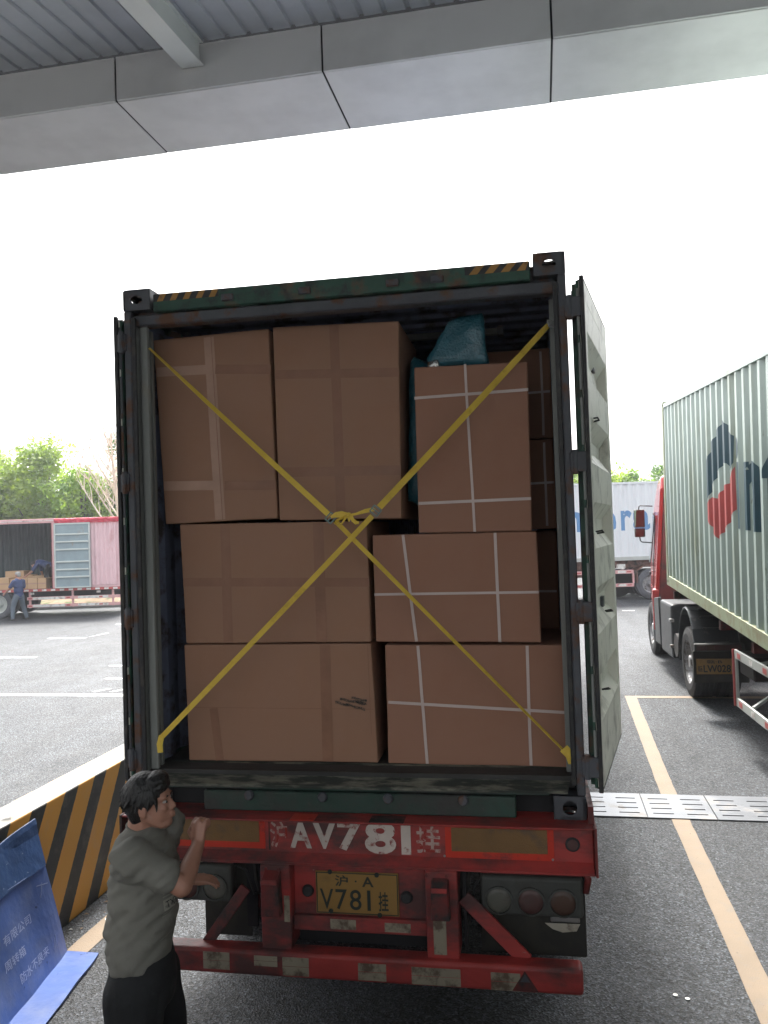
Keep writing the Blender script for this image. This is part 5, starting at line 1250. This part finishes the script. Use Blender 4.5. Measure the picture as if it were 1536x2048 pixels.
# ------------------------------------------------------------------ white container truck across the yard
WA = math.radians(12); WO = Vector((3.0, 27.75, .15))
wt = empty('container_trailer', WO, WA, 'rusty brown trailer with red and white side guard under the white container', 'trailer')
wc = empty('shipping_container', WO, WA, 'white container with large blue lettering standing across the far side of the yard', 'shipping container')
wp = corr_pts(12.0, .278, .036, .26)
X0 = -7.2
sheet(MB(), wp, lambda s_, d, t: (X0+.1+s_, .01+d, t), 1.42, 3.80, .003).build('side_wall', 'white', wc)
MB().box(X0, X0+12.19, .0, .06, 1.30, 1.42).build('bottom_rail', 'pale', wc); MB().box(X0, X0+12.19, .0, .06, 3.80, 3.87).build('top_rail', 'white', wc)
MB().box(X0, X0+12.19, .06, 2.4, 3.82, 3.85).build('roof', 'white', wc)
sheet(MB(), wp, lambda s_, d, t: (X0+.1+s_, 2.43-d, t), 1.42, 3.80, -.003).build('side_wall', 'white', wc)
for x in (X0, X0+12.07): MB().box(x, x+.12, .0, 2.43, 1.3, 3.87).build('end_wall', 'white', wc)
wcuts = [.1+p[0] for p in wp]
def onw(x0_, z0): return lambda u, v: (x0_+u, .01+corr_at(wp, x0_+u-X0-.1)-.0025, z0+v)
letters = [('i', -3.35, .14), ('n', -3.0, .6), ('t', -2.22, .36), ('e', -1.28, .70), ('r', -.43, .36), ('a', .0-.02, .56), ('s', .70, .5), ('i', 1.36, .14), ('a', 1.66, .56)]
letters[1] = ('n', -2.28, .6); letters[0] = ('i', -2.60, .14); letters[2] = ('t', -1.60, .30)
for (ch, x, wd) in letters:
    h_ = .92 if ch == 'i' else (.86 if ch == 't' else .66)
    decal('painted_letter', text2d(ch, h_, wd, .03), onw(x, 2.28), 'skyblue', wc, [c+X0-x for c in wcuts])
MB().box(X0+.3, X0+11.9, .3, .42, 1.05, 1.28).build('main_beam', 'chassisbrown', wt); MB().box(X0+.3, X0+11.9, 1.9, 2.02, 1.05, 1.28).build('main_beam', 'chassisbrown', wt)
for k in range(8): MB().box(X0+.5+k*1.5, X0+.6+k*1.5, .05, 2.35, 1.16, 1.29).build('cross_member', 'chassisbrown', wt)
MB().box(-2.6, -.8, .5, 1.8, .75, 1.15).build('tool_box', 'chassisbrown', wt)
gd = MB(); gd.box(-4.6, -.07, .04, .08, .87, .99).box(-4.6, -.07, .04, .08, .44, .55)
for x in (-4.58, -2.3, -.11): gd.box(x, x+.06, .045, .075, .55, .87)
gd = gd.build('side_guard', 'pinkrail', wt)
for z, h_ in ((.93, .04), (.495, .035)):
    for k in range(8): MB().box(-.09-k*.55-.5, -.09-k*.55-.24, .036, .039, z-h_, z+h_).build('reflective_band', 'wrail', gd)
    for k in range(8): MB().box(-.09-k*.55-.2, -.09-k*.55-.06, .036, .039, z-h_*.5, z+h_*.5).build('reflective_band', 'logored', gd)
MB().bar((-.5, .2, 1.2), (-.15, .07, .95), .04, .03).build('stay', 'chassisbrown', wt)
MB().box(-.62, -.34, .02, .1, 1.06, 1.18).build('marker_lamp', 'wrail', wt)
MB().poly([(.0, .05, .95), (.28, .05, 1.12), (1.2, .05, 1.12), (1.2, .05, 1.10), (.30, .05, 1.09), (.03, .05, .93)], (0, .6, 0)).build('fender', 'chassisbrown', wt)
MB().box(.03, .07, .05, .6, .55, .93).build('mudflap', 'chassisbrown', wt)
for x in (.52, 1.80, 3.1):
    # wheels turn about the trailer's y axis here
    c = Vector((x, .22, .50)); o = MB().lathe(c, (0, 1, 0), [(-.14, .30), (-.145, .40), (-.12, .485), (-.06, .5), (.06, .5), (.12, .485), (.14, .4), (.14, .30)], 36).build('wheel', 'dirtrubber', wt)
    MB().lathe(c, (0, 1, 0), [(-.13, .31), (-.10, .27), (-.02, .25), (-.03, .14), (-.09, .10), (-.12, .08), (-.12, .001)], 28).build('rim', 'rimg', o)
    c = Vector((x, .56, .50)); o = MB().lathe(c, (0, 1, 0), [(-.14, .30), (-.145, .40), (-.12, .485), (.12, .485), (.14, .3)], 28).build('wheel', 'rubber', wt)
    c = Vector((x, 2.2, .50)); o = MB().lathe(c, (0, 1, 0), [(-.14, .05), (-.145, .40), (-.12, .485), (.12, .485), (.14, .05)], 28).build('wheel', 'rubber', wt)
for x in (-.75, ):
    c = Vector((x+.55, 1.4, .48)); 
    MB().lathe(c, (0, 1, 0), [(-.14, .001), (-.145, .40), (-.12, .48), (.12, .48), (.14, .001)], 28).build('wheel', 'rubber', wt)

# ------------------------------------------------------------------ red box truck at the far left
RA = math.radians(10.4); RO = Vector((-13.9, 25.25, .15))
rt_ = empty('box_truck', RO, RA, 'red and pink box truck with its side open at the far left under the trees', 'truck')
def rz_(z): return z-.15
rp_ = corr_pts(.95, .16, .035)
sheet(MB(), rp_, lambda s_, d, t: (-1.04+s_, .02+d, rz_(t)), 1.20, 3.29, .003).build('corrugated_panel', 'pink', rt_)
MB().box(-1.1, .0, .06, .09, rz_(1.08), rz_(3.40)).build('side_wall', 'pink', rt_)
MB().box(-.07, .04, -.015, .05, rz_(1.09), rz_(3.44)).build('tarp_edge', 'tarp', rt_, bevel=.012)
k = MB()
rnd = random.Random(4)
n = 26
for i in range(n+1):
    x = -2.24+2.28*i/n
    for (y, z) in ((-.02, 3.46), (-.035, 3.40), (-.02, 3.31)): k.v.append((x+rnd.uniform(-.01, .01), y+rnd.uniform(-.02, .01), rz_(z)+rnd.uniform(-.008, .008)))
    k.v.append((x, .05, rz_(3.47)))
for i in range(n):
    for q in range(2): k.f.append((4*i+q, 4*i+4+q, 4*i+5+q, 4*i+1+q))
    k.f.append((4*i, 4*i+3, 4*i+7, 4*i+4))
k.build('rolled_tarp', 'tarp', rt_)
MB().box(-9.0, -2.24, -.01, .08, rz_(3.33), rz_(3.48)).build('top_rail', 'pinkrail', rt_, bevel=.01)
MB().box(-9.0, -2.24, -.02, -.011, rz_(3.40), rz_(3.42)).build('rail_trim', 'wrail', rt_)
MB().box(-2.34, -2.24, -.01, .1, rz_(1.12), rz_(3.33)).build('door_post', 'pinkrail', rt_, bevel=.01)
MB().box(-2.37, -2.345, .0, .1, rz_(1.12), rz_(3.33)).build('post_edge', 'cabdark', rt_)
MB().box(-9.0, .0, .1, 2.45, rz_(3.44), rz_(3.48)).build('roof', 'tarp', rt_)
ip = corr_pts(8.9, .16, .04)
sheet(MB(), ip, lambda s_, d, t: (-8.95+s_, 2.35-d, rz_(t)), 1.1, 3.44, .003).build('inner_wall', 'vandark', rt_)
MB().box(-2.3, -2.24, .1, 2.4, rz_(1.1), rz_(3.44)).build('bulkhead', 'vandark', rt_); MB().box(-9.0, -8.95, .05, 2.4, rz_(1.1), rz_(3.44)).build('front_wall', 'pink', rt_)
MB().box(-.02, .0, .1, 2.4, rz_(1.1), rz_(3.44)).build('rear_wall', 'pink', rt_)
MB().box(-9.0, .02, .0, 2.45, rz_(1.03), rz_(1.12)).build('deck', 'chassisbrown', rt_)
rl = MB().box(-9.0, .04, -.03, .0, rz_(1.035), rz_(1.115)).build('side_rail', 'logored', rt_)
for kx in range(30):
    x = -.15-kx*.30; MB().box(x-.15, x, -.033, -.031, rz_(1.045), rz_(1.105)).build('reflective_band', 'wrail', rl)
# open door folded onto the side
dd_ = MB().box(-2.23, -1.02, -.075, -.055, rz_(1.13), rz_(3.31)).build('door', 'bluedoor', rt_)
for z in (1.15, 3.28): MB().box(-2.23, -1.02, -.10, -.076, rz_(z)-.02, rz_(z)+.02).build('door_frame', 'paledoor', dd_)
for x in (-2.22, -1.05): MB().box(x-.015, x+.03, -.10, -.076, rz_(1.17), rz_(3.26)).build('door_frame', 'paledoor', dd_)
for z in (2.93, 2.68, 2.42, 2.01, 1.75, 1.50): MB().box(-2.18, -1.08, -.115, -.076, rz_(z)-.03, rz_(z)+.022).build('door_rib', 'paledoor', dd_, bevel=.008)
# side guard
for x in (-3.15, -1.70, -.34): MB().box(x-.03, x+.03, .04, .10, rz_(.48), rz_(1.03)).build('guard_post', 'pinkrail', rt_)
for z in (.80, .55):
    go = MB().box(-3.22, .05, .0, .035, rz_(z)-.05, rz_(z)+.05).build('side_guard', 'pinkrail', rt_)
    for (a, c) in ((-3.02, -1.95), (-1.5, -.48)): MB().box(a, c, -.004, -.001, rz_(z)-.04, rz_(z)+.04).build('reflective_band', 'wrail', go)
    for x in (-3.12, -1.83, -.73): MB().box(x-.06, x+.06, -.007, -.005, rz_(z)-.022, rz_(z)+.022).build('reflective_band', 'logored', go)
for x in (-3.06, -.82): MB().box(x-.06, x+.07, .02, .03, rz_(.93), rz_(1.0)).build('data_plate', 'wrail', rt_)
MB().box(-8.8, -.2, .9, 1.6, rz_(.72), rz_(1.0)).build('chassis_beam', 'dusty', rt_)
for x in (-4.22, -5.6):
    c = Vector((x, .18, .49-.0)); o = MB().lathe(c, (0, 1, 0), [(-.14, .30), (-.145, .40), (-.12, .475), (-.06, .49), (.06, .49), (.12, .475), (.14, .4), (.14, .30)], 36).build('wheel', 'dirtrubber', rt_)
    MB().lathe(c, (0, 1, 0), [(-.15, .31), (-.13, .29), (-.02, .25), (-.03, .14), (-.09, .10), (-.12, .08), (-.12, .001)], 28).build('rim', 'pale', o)
    c = Vector((x, 2.2, .49)); MB().lathe(c, (0, 1, 0), [(-.14, .001), (-.145, .40), (-.12, .475), (.12, .475), (.14, .001)], 28).build('wheel', 'rubber', rt_)
    c = Vector((x, .55, .49)); MB().lathe(c, (0, 1, 0), [(-.14, .001), (-.145, .40), (-.12, .475), (.12, .475), (.14, .001)], 28).build('wheel', 'rubber', rt_)
def rw(x, y, z): return Vector((RO.x+x*math.cos(RA)-y*math.sin(RA), RO.y+x*math.sin(RA)+y*math.cos(RA), .15+rz_(z)))
def sbox(l, x, y, z, wx, wy, wz, a=0):
    o = empty('cardboard_box', rw(x, y, z), RA+a, l, 'cardboard box', 'boxes in the open red truck')
    MB().box(0, wx, 0, wy, 0, wz).build('carton', 'cardC', o, bevel=.006)
    MB().box(0, wx, -.002, -.0006, wz*.5-.02, wz*.5+.02).build('packing_tape', 'tapel', o)
sbox('tan box at the right end of the row on the truck deck', -2.91, .12, 1.121, .29, .5, .35)
sbox('tan box second from the right on the truck deck, between the two men', -3.24, .10, 1.121, .32, .5, .36)
sbox('tan box directly behind the head of the standing man on the truck deck', -3.60, .14, 1.121, .33, .5, .36)
sbox('narrow tan box left of the standing man on the truck deck', -3.84, .12, 1.121, .22, .5, .34)
sbox('wide tan box at the left edge of the photo on the truck deck', -4.35, .10, 1.121, .48, .5, .40)
sbox('shaded box stacked behind the left tan box on the truck deck', -4.30, .75, 1.121, .65, .5, .60)
sbox('shaded low box behind the row, just left of the bending man', -3.35, .75, 1.121, .6, .5, .42)
sbox('shaded box behind the standing man in the open truck', -3.62, .80, 1.121, .25, .4, .46)

# the two men at the red truck
worker('grey-haired man in a navy t-shirt and blue-grey trousers standing beside the red truck', rw(-3.25, -.55, .15), RA+math.radians(150),
       dict(head=(.03, 0, 1.48), look=(1, .1, -.15), hup=(.05, 0, 1), neck=(.0, 0, 1.33), hip=(0, 0, .82), shl=(0, .17, 1.27), shr=(0, -.17, 1.27), ell=(.10, .27, 1.05), wrl=(.28, .30, .90),
            elr=(.05, -.24, 1.02), wrr=(.22, -.20, .92), knl=(.03, .20, .45), anl=(-.03, .26, .08), knr=(.02, -.17, .45), anr=(-.06, -.24, .08)), 'navy', 'bluegrey', 'greyhair')
worker('man in a navy t-shirt and dark trousers bending over boxes inside the red truck', rw(-2.72, .62, 1.121), RA+math.radians(185),
       dict(head=(.50, 0, .80), look=(.75, 0, -.65), hup=(.6, 0, .75), neck=(.36, 0, .88), hip=(-.02, 0, .76), shl=(.34, .17, .82), shr=(.34, -.17, .82), ell=(.5, .22, .58), wrl=(.72, .2, .42),
            elr=(.32, -.2, .56), wrr=(.26, -.2, .34), knl=(.06, .12, .42), anl=(-.02, .12, .07), knr=(-.02, -.12, .42), anr=(-.12, -.12, .07)), 'navy', 'trousers', 'hair')

# ------------------------------------------------------------------ verge, trees, hill
vg = MB(); nx, ny = 60, 8
rnd = random.Random(2)
for i in range(nx+1):
    for j in range(ny+1):
        x = -60+52*i/nx; y = 28.3+(x+17)*.235+j*2.6; vg.v.append((x, y, .16+(.0 if j == 0 else .30+.12*j)+rnd.uniform(-.05, .05)*(j > 0)))
for i in range(nx):
    for j in range(ny): a = i*(ny+1)+j; vg.f.append((a, a+ny+1, a+ny+2, a+1))
tag(vg.build('verge', 'soil', smooth=True), kind='structure')
kb = MB(); kb.bar((-60, 28.1+(-43)*.235, .20), (-8, 28.1+9*.235, .20), .15, .16); tag(kb.build('kerb', 'concrete'), kind='structure')

def leafy(name_label, base, ht, rx, ry, z0, n, mt, seed, leaf=.16, gap=.25, nclump=80, group=None, nm='tree', cat='tree'):
    r = empty(nm, base, seed*1.3, name_label, cat, group)
    rnd = random.Random(seed); cl = []
    for i in range(nclump):
        while True:
            p = Vector((rnd.uniform(-1, 1), rnd.uniform(-1, 1), rnd.uniform(-1, 1)))
            if .2 < p.length < .95: break
        cz = z0+(ht-z0)*(.5+.5*p.z); wdt = 1.0 if p.z < .2 else 1.0-.25*(p.z-.2)
        cl.append((Vector((p.x*rx*wdt, p.y*ry*wdt, cz)), rnd.uniform(.45, 1.0)*min(rx, (ht-z0)/2)*.50))
    tk = MB(); tk.tube([(0, 0, -.1), (.05, .02, z0*.6), (-.04, .05, z0+(ht-z0)*.35), (.02, 0, ht*.8)], [.16, .13, .09, .03], 8)
    for (c, rr) in cl[::3]:
        m_ = Vector((0, 0, z0+(c.z-z0)*.45)); tk.tube([m_, m_.lerp(c, .55)+Vector((0, 0, -.1)), c], [.05, .035, .012], 5)
    tk.build('trunk', 'bark', r)
    b = MB(); per = n//nclump
    for (c, rr) in cl:
        for k in range(per):
            d = Vector((rnd.gauss(0, 1), rnd.gauss(0, 1), rnd.gauss(0, 1))).normalized(); q = c+Vector((d.x, d.y, d.z*.8))*rr*(rnd.random()**.35)
            a = Vector((rnd.gauss(0, 1), rnd.gauss(0, 1), rnd.gauss(0, .6))).normalized(); e = a.cross(d+Vector((0, .01, .3))).normalized(); s_ = leaf*rnd.uniform(.8, 1.6)
            i0 = len(b.v); b.v += [tuple(q-a*s_*.5), tuple(q+e*s_*.28), tuple(q+a*s_*.5), tuple(q-e*s_*.28)]; b.f.append((i0, i0+1, i0+2, i0+3))
    me = bpy.data.meshes.new('crown'); me.from_pydata(b.v, [], b.f); me.materials.append(M[mt]); o = bpy.data.objects.new('crown', me); COL.objects.link(o); o.parent = r
    return r
TG = 'trees behind the far trucks'
leafy('full mid green tree at the left edge of the photo behind the red truck', (-26.2, 34.5, .3), 7.4, 2.4, 2.0, .8, 16000, 'leafA', 1, .17, group=TG)
leafy('light green round tree just right of the left edge tree', (-23.6, 35.5, .3), 7.3, 2.3, 2.0, .8, 16000, 'leafA', 2, .17, group=TG)
leafy('yellow green lower tree between the round tree and the bare tree', (-21.2, 35.0, .3), 5.9, 1.9, 1.6, .8, 12000, 'leafB', 3, .16, group=TG)
leafy('dark green tree behind the pale bare tree', (-19.7, 37.2, .3), 7.9, 1.7, 1.6, 1.0, 12000, 'leafC', 4, .16, group=TG)
leafy('dark low bush filling the gap under the left trees', (-24.5, 33.8, .3), 3.2, 4.0, 1.2, .1, 9000, 'leafC', 5, .16, nm='bush', cat='bush')
leafy('dark bush behind the foot of the bare tree', (-19.2, 34.5, .3), 3.4, 2.2, 1.2, .1, 6000, 'leafC', 6, .16, nm='bush', cat='bush')
leafy('mid green tree beyond the left edge of the row', (-30.0, 35.5, .3), 7.0, 2.4, 2.0, .8, 8000, 'leafA', 7, .18, group=TG)
leafy('bushy light green tree beside the open cream door, behind the white container', (2.6, 46, .15), 6.0, 1.9, 1.8, .8, 8000, 'leafA', 8, .19, group=TG)
leafy('yellow green tree behind the middle of the white container', (4.9, 48, .15), 5.6, 1.9, 1.6, .8, 7000, 'leafB', 9, .19, group=TG)
leafy('green tree next to the red cab behind the white container', (7.0, 47, .15), 5.9, 1.8, 1.6, .8, 7000, 'leafC', 10, .19, group=TG)
leafy('green tree hidden mostly behind the container door, right of the open gap', (.3, 46, .15), 6.1, 1.9, 1.6, .8, 6000, 'leafA', 12, .19, group=TG)
# bare tree
bt = empty('bare_tree', (-17.75, 32.3, .4), .5, 'pale leafless tree standing behind the right end of the red truck', 'tree')
rnd = random.Random(21); tw = MB()
main = [Vector((0, 0, -.2)), Vector((.02, 0, 2.0)), Vector((-.08, .05, 3.4)), Vector((-.22, .0, 4.8)), Vector((-.32, .05, 6.2)), Vector((-.35, 0, 6.9))]
MB().tube(main, [.15, .13, .10, .07, .035, .01], 8).build('trunk', 'barebark', bt)
def limb(p, d, L, r, dep):
    pts = [p]; n = 5; dd = d.copy()
    for i in range(n):
        dd = (dd+Vector((rnd.uniform(-.12, .12), rnd.uniform(-.12, .12), .16))).normalized(); pts.append(pts[-1]+dd*L/n)
    tw.tube(pts, [r*(1-.85*i/n) for i in range(n+1)], 5 if dep < 2 else 4)
    if dep < 3:
        for i in range(1, n+1):
            for _ in range(2 if dep < 2 else 1):
                if rnd.random() < .85:
                    q = Vector((rnd.uniform(-1, 1), rnd.uniform(-1, 1), rnd.uniform(-.2, .7))); limb(pts[i], (dd*.8+q.normalized()*.75).normalized(), L*rnd.uniform(.25, .45), max(.010, r*.45), dep+1)
for k in range(30):
    z = 1.5+k*.165; t = min(.999, (z+.2)/7.1); q = t*(len(main)-1); i = int(q); p = main[i].lerp(main[i+1], q-i)
    a = k*2.4+.5; L = (6.9-z)*.56+.35; limb(p, Vector((math.cos(a), math.sin(a)*.8, .8)).normalized(), L, .055*(1-.5*t), 1)
tw.build('branches', 'barebark', bt)
# hills
hl = MB(); n = 60
for i in range(n+1):
    x = -20+110*i/n; h_ = 2.0+8.0*math.exp(-((x-26)/15)**2)+1.2*mnoise.noise(Vector((x*.08, 0, 0)))
    for (dy, q) in ((0, 0), (14, .6), (30, 1.0), (50, 0)): hl.v.append((x, 130+dy, h_*q))
for i in range(n):
    for j in range(3): a = 4*i+j; hl.f.append((a, a+4, a+5, a+1))
tag(hl.build('hill', 'hill', smooth=True), kind='structure')

# ------------------------------------------------------------------ summer haze: one closed box of even, thin air round everything
HM = bpy.data.materials.new('haze'); HM.use_nodes = True; t = HM.node_tree; t.nodes.clear()
pv = t.nodes.new('ShaderNodeVolumePrincipled'); pv.inputs['Color'].default_value = (.90, .93, 1, 1); pv.inputs['Density'].default_value = HAZE; pv.inputs['Anisotropy'].default_value = .55
ou = t.nodes.new('ShaderNodeOutputMaterial'); t.links.new(pv.outputs[0], ou.inputs['Volume'])
if HAZE > 0: tag(MB().box(-GX-5, GX+5, -20, GY+5, -1, 13).build('haze', HM), kind='stuff')
